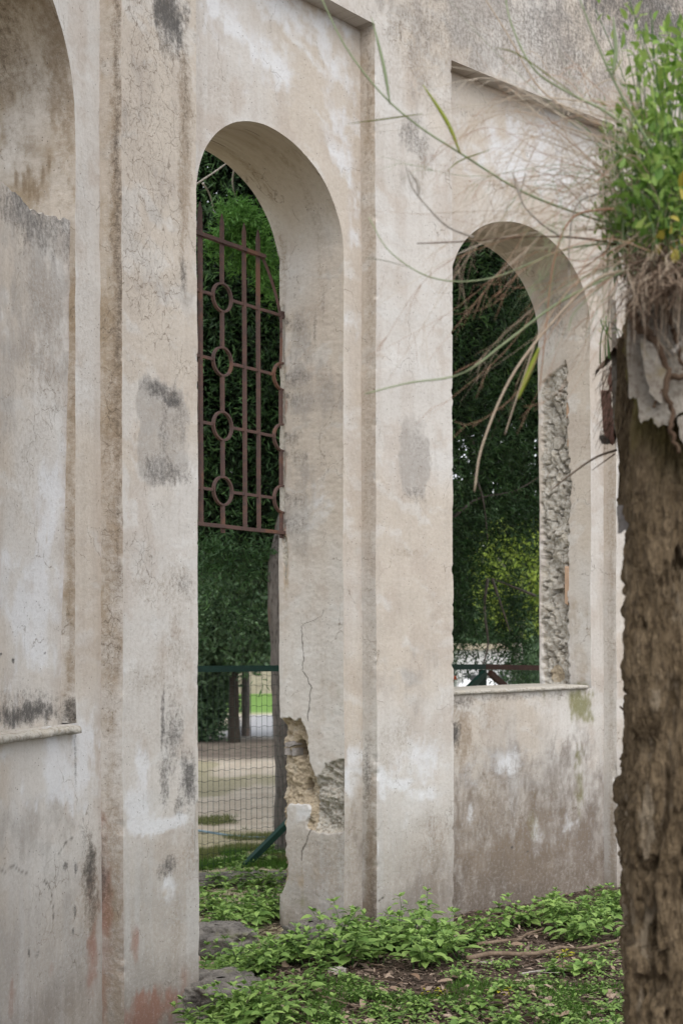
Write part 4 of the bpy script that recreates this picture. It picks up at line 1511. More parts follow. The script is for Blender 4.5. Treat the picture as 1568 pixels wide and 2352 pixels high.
def ovate(base, tdir, up, L, W, curl=0.2):
    """pointed oval leaves, 9 vertices each"""
    N = len(base)
    side = unit(np.cross(tdir, up))
    upv = unit(np.cross(side, tdir))
    L = np.asarray(L)[:, None]; W = np.asarray(W)[:, None]
    vs = []
    for (a, w_) in OV:
        mid = base + tdir * L * a - upv * L * curl * a * a
        if w_ == 0:
            vs.append(mid)
        else:
            vs.append(mid)
            vs.append(mid + side * W * w_ + upv * W * 0.12)
            vs.append(mid - side * W * w_ + upv * W * 0.12)
    v = np.stack(vs, 1)                       # 0 base,1-3,4-6,7-9,10 tip
    q = np.array([[1, 2, 5, 4], [3, 1, 4, 6], [4, 5, 8, 7], [6, 4, 7, 9]])
    t = np.array([[0, 2, 1], [0, 1, 3], [7, 8, 10], [9, 7, 10]])
    i = np.arange(N)[:, None, None] * 11
    return v.reshape(-1, 3), (q[None] + i).reshape(-1, 4), (t[None] + i).reshape(-1, 3), np.repeat(np.arange(N), 11)


def weed_meshes(seed, h, nst, nodes, leaf, spread, curl=0.25):
    r = np.random.default_rng(seed)
    mbS, mbL = MB(), MB()
    for k in range(nst):
        an = r.uniform(0, 2 * PI)
        lean = r.uniform(0.1, 1.0) * spread
        hh = h * r.uniform(0.55, 1.0)
        p0 = np.array([r.normal() * 0.02, r.normal() * 0.02, -0.01])
        p2 = p0 + np.array([math.cos(an) * lean * hh, math.sin(an) * lean * hh, hh])
        p1 = p0 + (p2 - p0) * 0.5 + np.array([0, 0, hh * 0.18])
        st = bez(p0, p1, p2, 8)
        mbS.tube(st, np.linspace(0.0028, 0.0012, 8), 4, cap=False, val=r.uniform(0, 1))
        ba, td, LL = [], [], []
        for j in range(nodes):
            t = 0.25 + 0.75 * j / (nodes - 1)
            p = st[0] * (1 - t) ** 2 + 2 * t * (1 - t) * p1 + st[-1] * t * t
            phi = an + j * 1.57 + r.normal() * 0.3
            size = leaf * (1.0 - 0.55 * max(0, t - 0.55) / 0.45) * r.uniform(0.75, 1.2)
            for sgn in (0, PI):
                a2 = phi + sgn + r.normal() * 0.2
                el = r.uniform(-0.15, 0.35) + (0.5 if j == nodes - 1 else 0)
                ba.append(p + np.array([math.cos(a2), math.sin(a2), 0.3]) * size * 0.25)
                td.append([math.cos(a2) * math.cos(el), math.sin(a2) * math.cos(el), math.sin(el)])
                LL.append(size)
        for sgn in range(3):
            a2 = r.uniform(0, 6.28)
            ba.append(st[-1]); td.append([math.cos(a2) * 0.6, math.sin(a2) * 0.6, 0.8]); LL.append(leaf * 0.45)
        ba, td, LL = np.array(ba), unit(np.array(td)), np.array(LL)
        up = np.array([[0, 0, 1.0]]) + r.normal(size=(len(ba), 3)) * 0.2
        v, q, t, idx = ovate(ba, td, up, LL, LL * 0.68, curl)
        mbL.add(v, q, t, r.uniform(0, 1, len(ba))[idx])
    return mbS, mbL


protos = []
specs = [(0.20, 3, 5, 0.080, 0.8), (0.26, 4, 6, 0.078, 0.7), (0.15, 4, 4, 0.074, 1.1), (0.10, 4, 4, 0.056, 1.5), (0.30, 2, 7, 0.066, 0.4), (0.17, 5, 4, 0.074, 1.2), (0.07, 5, 4, 0.040, 1.8)]
for i, (h, ns, nd, lf, spd) in enumerate(specs):
    e = empty('weed', (0, 0, -50))
    ms, ml = weed_meshes(40 + i, h, ns, nd, lf, spd)
    ms.build('stems', M_WEEDS, e)
    ml.build('foliage', M_WEED, e)
    protos.append(e)
used = set()


def weed(x, y, kind, scale, label, group, rz=None, flat=1.0):
    o = protos[kind] if kind not in used else copy_tree(protos[kind])
    used.add(kind)
    o.location = on_ground(x, y)
    o.rotation_euler = (random.uniform(-.12, .12), random.uniform(-.12, .12), random.uniform(0, 6.28) if rz is None else rz)
    scale *= 1.08
    o.scale = (scale, scale, scale * flat)
    tag(o, label, 'weed', group)


ORD = ['first', 'second', 'third', 'fourth', 'fifth', 'sixth', 'seventh', 'eighth', 'ninth', 'tenth', 'eleventh', 'twelfth', 'thirteenth', 'fourteenth', 'fifteenth', 'sixteenth', 'seventeenth',
       'eighteenth', 'nineteenth', 'twentieth'] + ['twenty-' + w for w in ('first', 'second', 'third', 'fourth', 'fifth', 'sixth', 'seventh', 'eighth', 'ninth')]


def weed_patch(n, x0, x1, y0, y1, kinds, s0, s1, label, group, slope=0.0, sd=0):
    r = random.Random(sd)
    for i in range(n):
        t = (i + r.random()) / n
        x = x0 + (x1 - x0) * t
        y = r.uniform(y0, y1) + slope * (x - x0)
        weed(x, y, r.choice(kinds), r.uniform(s0, s1), label + ', ' + ORD[i] + ' from left', group)


weed_patch(9, 458, 640, 2026, 2062, [2, 5, 3], .7, .95, 'leafy green weed by the flat stone in front of the fence', 'weeds beside the fence', sd=1)
weed_patch(5, 470, 640, 1992, 2006, [2, 3], .6, .9, 'leafy green weed growing through the foot of the wire fence', 'weeds at the foot of the fence', sd=11)
weed_patch(16, 458, 640, 2085, 2150, [0, 2, 5, 1], .75, 1.0, 'leafy green weed between the rocks in the doorway', 'weeds in the doorway', sd=2)
weed_patch(15, 470, 690, 2190, 2245, [0, 2, 5], .75, 1.0, 'leafy green weed beside the rocks near the broken door jamb', 'weeds before the doorway', sd=3)
weed_patch(16, 455, 640, 2310, 2375, [0, 1, 5], .7, .95, 'leafy green weed at the foot of the left pilaster', 'weeds at the left pilaster', sd=4)
weed_patch(26, 725, 1060, 2172, 2230, [0, 1, 5, 2], .8, 1.1, 'leafy green weed in the row along the foot of the middle pilaster', 'weeds along the middle pilaster', sd=5)
weed_patch(7, 1060, 1230, 2152, 2185, [2, 3, 5], .8, 1.0, 'low green weed at the foot of the window wall', 'weeds under the window', slope=-0.22, sd=6)
weed_patch(24, 1250, 1440, 2095, 2180, [0, 2, 5], .75, 1.0, 'leafy green weed in the clump by the rough pier', 'weeds beside the rough pier', slope=-0.1, sd=7)
weed_patch(12, 640, 900, 2255, 2350, [3, 2, 6], .7, 1.0, 'low leafy weed on the soil in front of the boulder', 'weeds on the open soil', sd=8)
weed_patch(22, 860, 1430, 2305, 2385, [3, 6, 6], .7, 1.1, 'low green weed in the patchy carpet at the bottom', 'weeds carpeting the foreground', sd=9)
weed_patch(8, 1040, 1430, 2230, 2290, [3, 6], .8, 1.1, 'small low weed scattered around the sticks', 'weeds around the sticks', sd=10)
weed(935, 2150, 4, 1.0, 'tall lone weed with large round leaves against the middle pilaster', None)
weed(985, 2148, 4, 1.05, 'tall thin weed standing right of the lone weed against the middle pilaster', None)
weed(800, 2170, 4, 1.05, 'tall weed rising beside the door cheek of the middle pilaster', None)

# yellow seedlings
for x, y, lab in ((990, 2290, 'yellow leafed seedling on the soil, the brightest'), (1155, 2285, 'yellow-green seedling right of the bright yellow one'), (1300, 2200, 'small yellow-tipped seedling beside the longest stick'), (1285, 2110, 'small yellow seedling against the foot of the window wall')):
    e = empty('seedling', on_ground(x, y), lab, 'seedling')
    ms, ml = weed_meshes(x, 0.05, 3, 3, 0.034, 1.4)
    ms.build('stems', M_WEEDS, e)
    ml.build('foliage', M_YELLOW, e)

# ground cover, grass and litter
def room_ok(x, y):
    return y < np.interp(x, Xw, Yw) - 0.32


n = 9000
px = rng.uniform(600, 1450, n); py = rng.uniform(2120, 2420, n)
Y = (EYE * F) / (py - HY); X = (px - CX) / F * Y
den = fbm(X * 3.2, Y * 3.2, oct=3, seed=301)
ok = (den > 0.16 - 0.40 * sstep(2262, 2352, py)) & room_ok(X, Y)
X, Y = X[ok], Y[ok]
base = np.c_[X, Y, ground_z(X, Y) + rng.uniform(0.0, 0.03, len(X))]
an = rng.uniform(0, 2 * PI, len(X)); el = rng.uniform(0.0, 0.7, len(X))
td = np.c_[np.cos(an) * np.cos(el), np.sin(an) * np.cos(el), np.sin(el)]
LL = rng.uniform(0.012, 0.030, len(X))
v, q, t, idx = ovate(base, td, np.tile([[0, 0, 1.0]], (len(X), 1)), LL, LL * 0.65, 0.2)
mb = MB(); mb.add(v, q, t, rng.uniform(0, 1, len(X))[idx])
tag(mb.build('ground_cover', M_WEED), 'tiny green leaves of low ground cover on the soil', kind='stuff')


def blades(name, px0, px1, py0, py1, n, h, mat, label, thr, freq=3.0, seed=0, inside=True, w=0.003):
    px = rng.uniform(px0, px1, n); py = rng.uniform(py0, py1, n)
    Y = (EYE * F) / (py - HY); X = (px - CX) / F * Y
    den = fbm(X * freq, Y * freq, oct=3, seed=seed)
    ok = den > thr
    ok &= room_ok(X, Y) if inside else ~room_ok(X, Y - 1.2)
    X, Y = X[ok], Y[ok]
    m = len(X)
    b = np.c_[X, Y, ground_z(X, Y) - 0.005]
    an = rng.uniform(0, 2 * PI, m); el = rng.uniform(0.7, 1.5, m)
    td = np.c_[np.cos(an) * np.cos(el), np.sin(an) * np.cos(el), np.sin(el)]
    v, t = leaf_cloud(b, td, h * rng.uniform(0.5, 1.2, m), w, fold=0.1)
    mb = MB(); mb.add(v, None, t, np.repeat(rng.uniform(0, 1, m), 4))
    return tag(mb.build(name, mat), label, kind='stuff')


blades('grass', 700, 1450, 2262, 2400, 17000, 0.05, M_GRASS, 'short green grass in patches on the soil', 0.16, 3.0, 311)
blades('lawn_grass', 430, 680, 1880, 2010, 26000, 0.06, M_LAWN, 'thin dry grass beyond the wire fence', 0.0, 1.2, 321, False, 0.004)
blades('lawn_grass', 430, 680, 1960, 2012, 9000, 0.07, M_GRASS, 'fresh green grass along the far side of the fence', -0.1, 1.2, 323, False, 0.004)

n = 22000
px = rng.uniform(440, 1450, n); py = rng.uniform(2040, 2420, n)
Y = (EYE * F) / (py - HY); X = (px - CX) / F * Y
b = np.c_[X, Y, ground_z(X, Y) + rng.uniform(0.001, 0.012, n)]
an = rng.uniform(0, 2 * PI, n); el = rng.normal(size=n) * 0.25
td = np.c_[np.cos(an) * np.cos(el), np.sin(an) * np.cos(el), np.sin(el)]
side = np.c_[rng.normal(size=n) * 0.35, rng.normal(size=n) * 0.35, np.ones(n)]
LL = rng.uniform(0.015, 0.06, n) * (0.5 + rng.uniform(0, 1, n) ** 2)
v, t = leaf_cloud(b, unit(td), LL, LL * rng.uniform(0.15, 0.45, n), fold=0.15, side=side)
mb = MB(); mb.add(v, None, t, np.repeat(rng.uniform(0, 1, n) ** 2.4, 4))
tag(mb.build('bark_litter', M_CHIP), 'brown bark chips and dead leaf litter on the soil', kind='stuff')
n = 150
px = rng.uniform(640, 1430, n); py = rng.uniform(2150, 2360, n)
Y = (EYE * F) / (py - HY); X = (px - CX) / F * Y
ok = room_ok(X, Y); X, Y = X[ok], Y[ok]; n = len(X)
an = rng.uniform(0, 2 * PI, n)
LL = rng.uniform(0.045, 0.095, n)
v, q, t, idx = ovate(np.c_[X, Y, ground_z(X, Y) + rng.uniform(.008, .03, n)], unit(np.c_[np.cos(an), np.sin(an), rng.normal(size=n) * .2]), np.tile([[0, 0, 1.0]], (n, 1)) + rng.normal(size=(n, 3)) * .35, LL, LL * rng.uniform(.3, .6, n), 0.3)
mb = MB(); mb.add(v, q, t, rng.uniform(0, 1, n)[idx])
tag(mb.build('dead_leaves', M_DEADLEAF), 'dry tan fallen leaves scattered over the soil', kind='stuff')

# ------------------------------------------------------------------ trees beyond the wall
def limb(mb, pts, r0, r1, n=18, sides=9, rough=0.08):
    p = spline(pts, n)
    mb.tube(p, np.linspace(r0, r1, n) * (1 + rough * rng.normal(size=n)), sides)


def crown(name, parent, c, rad, nclump, per, L, W, mat, inner=(0.62, 1.0), front=0.7, droop=0.25, clump_r=0.22, seed=0, vpow=1.0, lump=0.35):
    """leafy sprigs spread through the outer volume of an uneven crown"""
    r = np.random.default_rng(seed)
    d = unit(r.normal(size=(nclump, 3)))
    flip = (d[:, 1] > 0) & (r.uniform(size=nclump) < front)
    d[flip, 1] *= -1
    bump = 1 + lump * fbm(d[:, 0] * 2.6 + seed, d[:, 1] * 2.6, d[:, 2] * 2.6, oct=3, seed=seed)
    rr = r.uniform(inner[0] ** 2, inner[1] ** 2, nclump) ** 0.5 * bump
    cc = d * rr[:, None] * np.array(rad)
    tone = np.clip(r.uniform(0, 1, nclump) ** vpow, 0, 1)
    axis = unit(d * np.array([1, 1, 0.5]) + r.normal(size=(nclump, 3)) * 0.5 - np.array([0, 0, droop]))
    k = np.repeat(np.arange(nclump), per)
    along = r.uniform(-0.5, 0.6, len(k))
    base = cc[k] + axis[k] * (along * clump_r * 1.6)[:, None] + r.normal(size=(len(k), 3)) * clump_r * 0.22
    td = unit(axis[k] * 0.7 + r.normal(size=(len(k), 3)) * 0.75)
    v, t = leaf_cloud(base, td, L * r.uniform(0.6, 1.25, len(k)), W * r.uniform(0.7, 1.2, len(k)), fold=0.2)
    val = np.clip(tone[k] * 0.75 + r.uniform(0, 0.35, len(k)), 0, 1)
    mb = MB()
    mb.add(v, None, t, np.repeat(val, 4))
    o = mb.build(name, mat, parent, True)
    o.location = np.array(c) - np.array(parent.location)
    return o


def rel(o, pts):
    return np.array(pts, float) - np.array(o.location)


TY = 11.5
t1 = empty('evergreen_tree', (at(655, 1990, TY)[0], TY, 0), 'dark feathery evergreen tree with a leaning trunk behind the grille', 'tree')
mb = MB()
limb(mb, rel(t1, [at(658, 2010, TY), at(662, 1800, TY), at(655, 1650, TY), at(648, 1500, TY), at(642, 1330, TY), at(656, 1215, TY + .15), at(690, 1050, TY + .6), at(700, 700, TY + 1.4)]), 0.115, 0.07, 40, 12, 0.05)
limb(mb, rel(t1, [at(650, 1240, TY), at(720, 1090, TY + .3), at(790, 850, TY + .6)]), 0.07, 0.03)
mb.build('trunk', M_BARK, t1)
for pts in ([(450, 425), (500, 392), (545, 360), (600, 330)], [(470, 420), (485, 445), (497, 490)], [(545, 370), (538, 420), (550, 470)]):
    mb = MB()
    limb(mb, rel(t1, [at(x, y, TY - 0.7 + 0.1 * i) for i, (x, y) in enumerate(pts)]), 0.009, 0.003, 12, 6)
    mb.build('branch', M_TWIGL, t1)
crown('foliage', t1, (-0.9, 13.9, 6.2), (3.2, 2.5, 4.1), 15000, 11, 0.075, 0.014, M_CON, seed=3, vpow=1.8)
crown('spray_foliage', t1, (-0.9, 13.6, 6.1), (3.1, 2.5, 4.0), 1500, 18, 0.085, 0.016, M_CONM, inner=(0.75, 1.02), seed=61, clump_r=0.34, vpow=1.3, droop=0.5)
crown('shaded_foliage', t1, (-0.9, 14.2, 6.2), (3.0, 2.4, 3.9), 20000, 5, 0.15, 0.055, M_SHADEF, inner=(0.4, 0.9), seed=4)  # leaves coloured as if in deep shade, filling the crown
for i, (x_, y_, rx_, rz_, n_) in enumerate(((555, 500, .17, .13, 150), (590, 560, .15, .2, 150), (515, 560, .12, .12, 70), (620, 640, .08, .2, 60), (575, 600, .2, .1, 60))):
    crown('lit_foliage', t1, at(x_, y_, TY - 0.5 + .05 * i), (rx_, 0.15, rz_), n_, 14, 0.055, 0.011, M_CONL, inner=(0.1, 1.0), seed=50 + i, clump_r=0.08, lump=0.7)  # sprays made to look lit by their lighter leaf colour
p = at(500, 1290, TY + 0.2)
crown('low_foliage', t1, p, (0.6, 0.5, 0.2), 160, 10, 0.07, 0.016, M_CON, inner=(0.1, 1.0), seed=6, clump_r=0.12)

t3 = empty('evergreen_tree', (2.9, 16.5, 0), 'dark drooping evergreen tree filling the window opening', 'tree')
mb = MB()
limb(mb, rel(t3, [(2.9, 16.5, -0.2), (2.85, 16.5, 2.0), (2.6, 16.4, 5.0), (2.5, 16.3, 8.0)]), 0.2, 0.08, 24, 12, 0.05)
mb.build('trunk', M_BARKD, t3)
for pts in ([(1048, 980), (1085, 1010), (1090, 1050)], [(1090, 1090), (1110, 1150), (1120, 1240)], [(1130, 1330), (1150, 1390), (1170, 1450)], [(1230, 1370), (1180, 1350), (1130, 1330)], [(1200, 900), (1150, 960), (1120, 1030)], [(1040, 1190), (1100, 1145), (1180, 1130), (1250, 1090)], [(1035, 830), (1090, 800), (1160, 790), (1240, 740)], [(1120, 1330), (1112, 1400), (1120, 1480), (1105, 1540)]):
    mb = MB()
    limb(mb, rel(t3, [at(x, y, 14.6 + 0.1 * i) for i, (x, y) in enumerate(pts)]), 0.016, 0.006, 12, 6)
    mb.build('branch', M_BARK, t3)
crown('foliage', t3, (2.0, 16.6, 7.1), (3.0, 2.4, 4.4), 15000, 11, 0.08, 0.015, M_CON, seed=13, vpow=1.8, droop=0.5)
crown('hanging_foliage', t3, (1.5, 15.6, 3.2), (0.8, 0.9, 0.7), 380, 12, 0.08, 0.018, M_CON, inner=(0.1, 1.0), seed=17, vpow=1.8, droop=0.6)
crown('hanging_foliage', t3, (1.84, 15.4, 1.95), (0.22, 0.5, 0.6), 220, 12, 0.08, 0.016, M_CON, inner=(0.1, 1.0), seed=19, vpow=1.8, droop=0.6)
crown('hanging_foliage', t3, (1.25, 15.4, 2.3), (0.30, 0.7, 0.95), 420, 12, 0.08, 0.018, M_CON, inner=(0.1, 1.0), seed=18, vpow=1.8, droop=0.6)
crown('spray_foliage', t3, (2.0, 16.2, 7.0), (3.0, 2.4, 4.3), 1500, 18, 0.09, 0.017, M_CONM, inner=(0.75, 1.02), seed=62, clump_r=0.36, vpow=1.3, droop=0.6)
crown('shaded_foliage', t3, (2.0, 17.0, 7.3), (2.8, 2.3, 4.0), 20000, 5, 0.16, 0.06, M_SHADEF, inner=(0.4, 0.9), seed=14)  # same shade-coloured leaves inside this crown
p = at(1080, 620, 15)
crown('lit_foliage', t3, p, (0.22, 0.3, 0.35), 120, 10, 0.07, 0.018, M_CONL, inner=(0.1, 1.0), seed=15, clump_r=0.12)
crown('lit_foliage', t3, at(1210, 800, 14.8), (0.3, 0.3, 0.5), 110, 10, 0.07, 0.018, M_CONL, inner=(0.1, 1.0), seed=16, clump_r=0.12)


def tree(name, x, Y, base, ctr, rad, trunk_r, mat, barkm, label, n, per, L, W, seed, lean=0.0, group=None):
    X = (x - CX) / F * Y
    e = empty(name, (X, Y, base), label, 'tree', group)
    mb = MB()
    limb(mb, [(0, 0, -0.2), (lean * 0.3, 0, 0.8), (lean, 0, ctr - base)], trunk_r, trunk_r * 0.55, 16, 10, 0.06)
    for k in range(4):
        a = k * 1.6 + seed
        mb.tube([(lean * .8, 0, (ctr - base) * 0.7), (lean + math.cos(a) * rad[0] * .4, math.sin(a) * rad[1] * .4, ctr - base + rad[2] * .1), (lean + math.cos(a) * rad[0] * .8, math.sin(a) * rad[1] * .8, ctr - base + rad[2] * .3)],
                [trunk_r * .5, trunk_r * .35, trunk_r * .15], 6)
    mb.build('trunk', barkm, e)
    crown('foliage', e, (X + lean, Y, ctr), rad, n, per, L, W, mat, seed=seed, inner=(0.4, 1.0), clump_r=0.3)
    return e


tree('bushy_tree', 455, 28, 0, 1.6, (0.62, 0.8, 1.6), 0.12, M_BUSH, M_BARKD, 'blue-green bushy tree with leaves down to the ground, seen through the doorway', 2600, 12, 0.11, 0.06, 31)
tree('bushy_tree', 537, 27, 0, 2.75, (1.1, 1.2, 1.25), 0.13, M_BUSH, M_BARKD, 'blue-green tree on a thick dark trunk beyond the doorway', 2600, 12, 0.11, 0.06, 33)
tree('bushy_tree', 564, 29, 0, 3.0, (1.4, 1.3, 1.15), 0.105, M_BUSH, M_BARK, 'blue-green tree on a pale trunk beyond the doorway', 2200, 12, 0.11, 0.06, 35)
tree('leafy_tree', 1190, 36, -1.9, 3.6, (1.3, 1.2, 1.4), 0.16, M_LIME, M_TWIGL, 'yellow-green tree on a pale trunk behind the window opening', 800, 9, 0.13, 0.07, 37)
tree('bushy_tree', 1208, 22, -0.6, 0.9, (0.42, 0.5, 0.75), 0.05, M_BUSH, M_TWIGL, 'slim green bushy tree just beyond the brown fence panel', 420, 10, 0.08, 0.035, 43)

# orange flower by the fence
fl = empty('flower', at(1040, 1560, 13.2), 'single orange-red flower behind the green fence brace', 'flower')
v, t = leaf_cloud(np.zeros((14, 3)), unit(rng.normal(size=(14, 3)) + np.array([0, -0.5, 0.2])), 0.045, 0.03)
mb = MB(); mb.add(v, None, t, 0.5); mb.build('petals', M_FLOWER, fl)
mb = MB(); mb.tube([(0, 0, 0), (0.02, 0.03, -0.7), (0.0, 0.05, -1.5)], 0.004, 5); mb.build('stem', M_WEEDS, fl)

# far wood closing the view
n = 26000
X = rng.uniform(-45, 45, n); Y = 66 + rng.uniform(0, 12, n)
H = 13 + 4 * fbm(X * 0.16, X * 0 + 3, oct=3, seed=401)
Z = rng.uniform(-2, 1, n) + rng.uniform(0, 1, n) * H
v, t = leaf_cloud(np.c_[X, Y, Z], unit(rng.normal(size=(n, 3))), rng.uniform(0.7, 1.5, n), rng.uniform(0.4, 0.8, n))
mb = MB(); mb.add(v, None, t, np.repeat(rng.uniform(0, 1, n), 4))
tag(mb.build('distant_wood', M_BUSH), 'far green wood closing the view behind the trees', kind='stuff')

# white building, tents, garden wall far behind
bl = empty('white_building', (5.75, 58, -1.9), 'plain white building far beyond the window opening', 'building')
mb = MB(); mb.box((0, 3, 1.9), (2.2, 6, 3.8)); mb.build('walls', M_WHITE, bl, False)
mb = MB(); mb.box((0, 3, 3.92), (2.5, 6.4, 0.22)); mb.build('roof', M_TANWALL, bl, False)
for xx in (-0.5, 0.55):
    mb = MB(); mb.box((xx, -0.03, 2.3), (0.7, 0.10, 1.1)); w_ = mb.build('window', M_WHITE, bl, False)
    mb = MB(); mb.box((xx, -0.09, 2.3), (0.56, 0.04, 0.96)); mb.build('pane', M_WINDOW, w_, False)
for i, (x, lab) in enumerate(((1072, 'white tent roof left of the fence post'), (1126, 'white tent roof right of the fence post'))):
    Y = 42 + i * 1.5
    X = (x - CX) / F * Y
    e = empty('tent', (X, Y, -1.9), lab, 'tent')
    mb = MB()
    g = 5
    pts, q = [], []
    for a in range(g):
        for b in range(g):
            u, v_ = a / (g - 1) * 2 - 1, b / (g - 1) * 2 - 1
            h = 1 - max(abs(u), abs(v_))
            pts.append((u * 1.0, v_ * 1.0, 2.15 + 0.75 * h ** 1.25))
    q = grid_faces(g, g)
    mb.add(pts, q)
    mb.box((0, -1.0, 2.07), (2.0, 0.02, 0.18)); 
    mb.build('canopy', M_CANVAS, e, False)
    for sx in (-0.97, 0.97):
        for sy in (-0.97, 0.97):
            m2 = MB(); m2.tube([(sx, sy, -0.1), (sx, sy, 2.14)], 0.03, 6); m2.build('leg', M_WHITE, e)
gw = MB()
for k in range(9):
    gw.box((-9 + k * 1.9, 64, 0.55 + 0.05 * (k % 3)), (1.895, 0.4, 1.3 + 0.1 * (k % 3)))
o = gw.build('garden_wall', M_TANWALL, None, False)
tag(o, 'low tan stone wall at the far side of the lawn', 'wall')

ho = spline([on_ground(x, y) + np.array([0, 0, 0.012]) for x, y in ((430, 1905), (480, 1916), (540, 1924), (600, 1926), (680, 1920))], 30)
mb = MB(); mb.tube(ho, 0.011, 6)
tag(mb.build('garden_hose', M_HOSE), 'thin pale blue hose lying across the sandy lawn', 'hose')

# ------------------------------------------------------------------ rough pier close on the right
pier = empty('masonry_pier', (1.15, 3.75, 0), 'rough eroded brown masonry pier with broken stucco, close on the right', 'pier')
P0 = np.array(pier.location)
YA, YB = 3.45, 4.1
edge_y = np.array([560, 640, 790, 1030, 1160, 1230, 1450, 1620, 1735, 1765, 1900, 2100, 2400, 2900])
edge_x = np.array([1432, 1428, 1425, 1424, 1422, 1437, 1433, 1427, 1431, 1414, 1421, 1422, 1415, 1413])
zs = np.arange(-0.25, 2.52, 0.0065)
rows = []
for z in zs:
    yB = HY + (EYE - z) / YB * F
    xb = (np.interp(yB, edge_y, edge_x) - CX) / F * YB
    xa = 0.709 + 0.012 * math.sin(z * 3.1) - (0.02 if z < 0.9 else 0)
    rows.append([(1.75, YA + 0.02), (1.2, YA - 0.06), (0.93, YA - 0.04), (xa + 0.05, YA - 0.02), (xa, YA + 0.03), (xa + 0.03, YA + 0.2), (xb - 0.012, YB - 0.22), (xb, YB - 0.06), (xb + 0.05, YB + 0.02), (1.2, YB + 0.08), (1.75, YB)])
rows = np.array(rows)
m_ = 400
# resample each outline, dense on the corner that shows
par = np.array([0, .05, .15, .40, .48, .60, .80, .88, .92, .96, 1.0])
uu = np.linspace(0, 1, m_)
PX = np.array([np.interp(uu, par, r[:, 0]) for r in rows]); PY = np.array([np.interp(uu, par, r[:, 1]) for r in rows])
ZZ = np.repeat(zs[:, None], m_, 1)
nx = np.gradient(PY, axis=1); ny = -np.gradient(PX, axis=1)
nl = np.hypot(nx, ny) + 1e-9
nx, ny = -nx / nl, -ny / nl
amp = 0.026 * fbm(PX * 9, ZZ * 3.2, PY * 9, oct=3, seed=501, gain=.55)
fib = fbm(PX * 34, ZZ * 5.5, PY * 34, oct=4, seed=503, gain=.6)
amp = amp + 0.020 * (0.4 - np.abs(fib) * 1.6) + 0.010 * fbm(PX * 60, ZZ * 30, PY * 60, oct=3, seed=505, gain=.65)
amp = amp - 0.035 * sstep(0.35, 0.6, fbm(PX * 22, ZZ * 9, PY * 22, oct=3, seed=509)) - 0.03 * sstep(0.08, 0.0, np.abs(fbm(PX * 6, ZZ * 1.1, PY * 6, oct=3, seed=507)))
# the torn side: lumps of rubble bedded in mortar
cl = np.full(PX.shape, 9.0); c2 = np.full(PX.shape, 9.0)
prng = np.random.default_rng(77)
cs_ = np.c_[prng.uniform(0.66, 0.9, 150), prng.uniform(3.45, 4.2, 150), prng.uniform(-.2, 2.5, 150)]
near_ = (PX < 1.0) & (PY > YA)
for q in cs_:
    dd = np.sqrt((PX - q[0]) ** 2 + ((PY - q[1]) * 0.8) ** 2 + ((ZZ - q[2]) * 1.25) ** 2)
    c2 = np.minimum(c2, np.maximum(cl, dd)); cl = np.minimum(cl, dd)
side = sstep(YA + 0.06, YA + 0.2, PY) * sstep(1.0, 0.9, PX)
amp = amp + side * (0.026 * sstep(0.0, 0.03, c2 - cl) - 0.022 + 0.014 * fbm(PX * 25, ZZ * 25, PY * 25, oct=3, seed=531)) + 0.016 * fbm(PX * 5, ZZ * 7, PY * 5, oct=4, seed=517)
amp = amp - (1 - side) * 0.05 * sstep(0.28, 0.5, fbm(PX * 15, ZZ * 6.5, PY * 15, oct=4, seed=519, gain=.6))
PXd, PYd = PX + nx * amp, PY + ny * amp
v = np.stack([PXd, PYd, ZZ], -1).reshape(-1, 3) - P0
moss = sstep(2.02, 2.2, ZZ + 0.12 * fbm(PX * 14, ZZ * 4, PY * 14, oct=3, seed=521)) * sstep(-0.15, 0.3, fbm(PX * 9, ZZ * 4, PY * 9, oct=4, seed=523) + 0.25)
mesh_obj('core', v, grid_faces(len(zs), m_), M_TUFF, pier, True, {'v': moss.ravel()})
n_ = 40
tx, ty = np.meshgrid(np.linspace(0.745, 1.78, n_), np.linspace(YA - 0.1, YB + 0.12, n_), indexing='ij')
tz = 2.52 + 0.07 * fbm(tx * 6, ty * 6, oct=4, seed=511) - 0.10 * sstep(0.86, 0.74, tx)
mesh_obj('soil_top', np.stack([tx, ty, tz], -1).reshape(-1, 3) - P0, grid_faces(n_, n_), M_ROOT, pier)


def plate(name, pts, Y, thick, mat, tilt=0.0, parent=pier, sub=4, jag=2.0):
    """a broken slab: outline measured, its own thickness"""
    out = []
    m = len(pts)
    for i in range(m):
        a, b = np.array(pts[i], float), np.array(pts[(i + 1) % m], float)
        for k in range(sub):
            q = a + (b - a) * k / sub
            if k: q = q + rng.normal(size=2) * jag
            out.append(q)
    n = len(out)
    c = np.mean(out, 0)
    v = []
    for lay, (dy, sh) in enumerate(((0, .985), (0.006, 1.0), (thick, 1.0))):
        for q in out:
            qq = c + (q - c) * sh
            p = at(qq[0], qq[1], Y + dy)
            p[1] += tilt * (qq[0] - c[0]) * 0.001
            v.append(p)
    v = np.array(v) - P0
    q = []
    for l in (0, 1):
        for j in range(n):
            q.append([l * n + j, (l * n + (j + 1) % n), (l + 1) * n + (j + 1) % n, (l + 1) * n + j])
    return mesh_obj(name, v, [np.array(q), np.array([list(range(n))])], mat, parent, False)


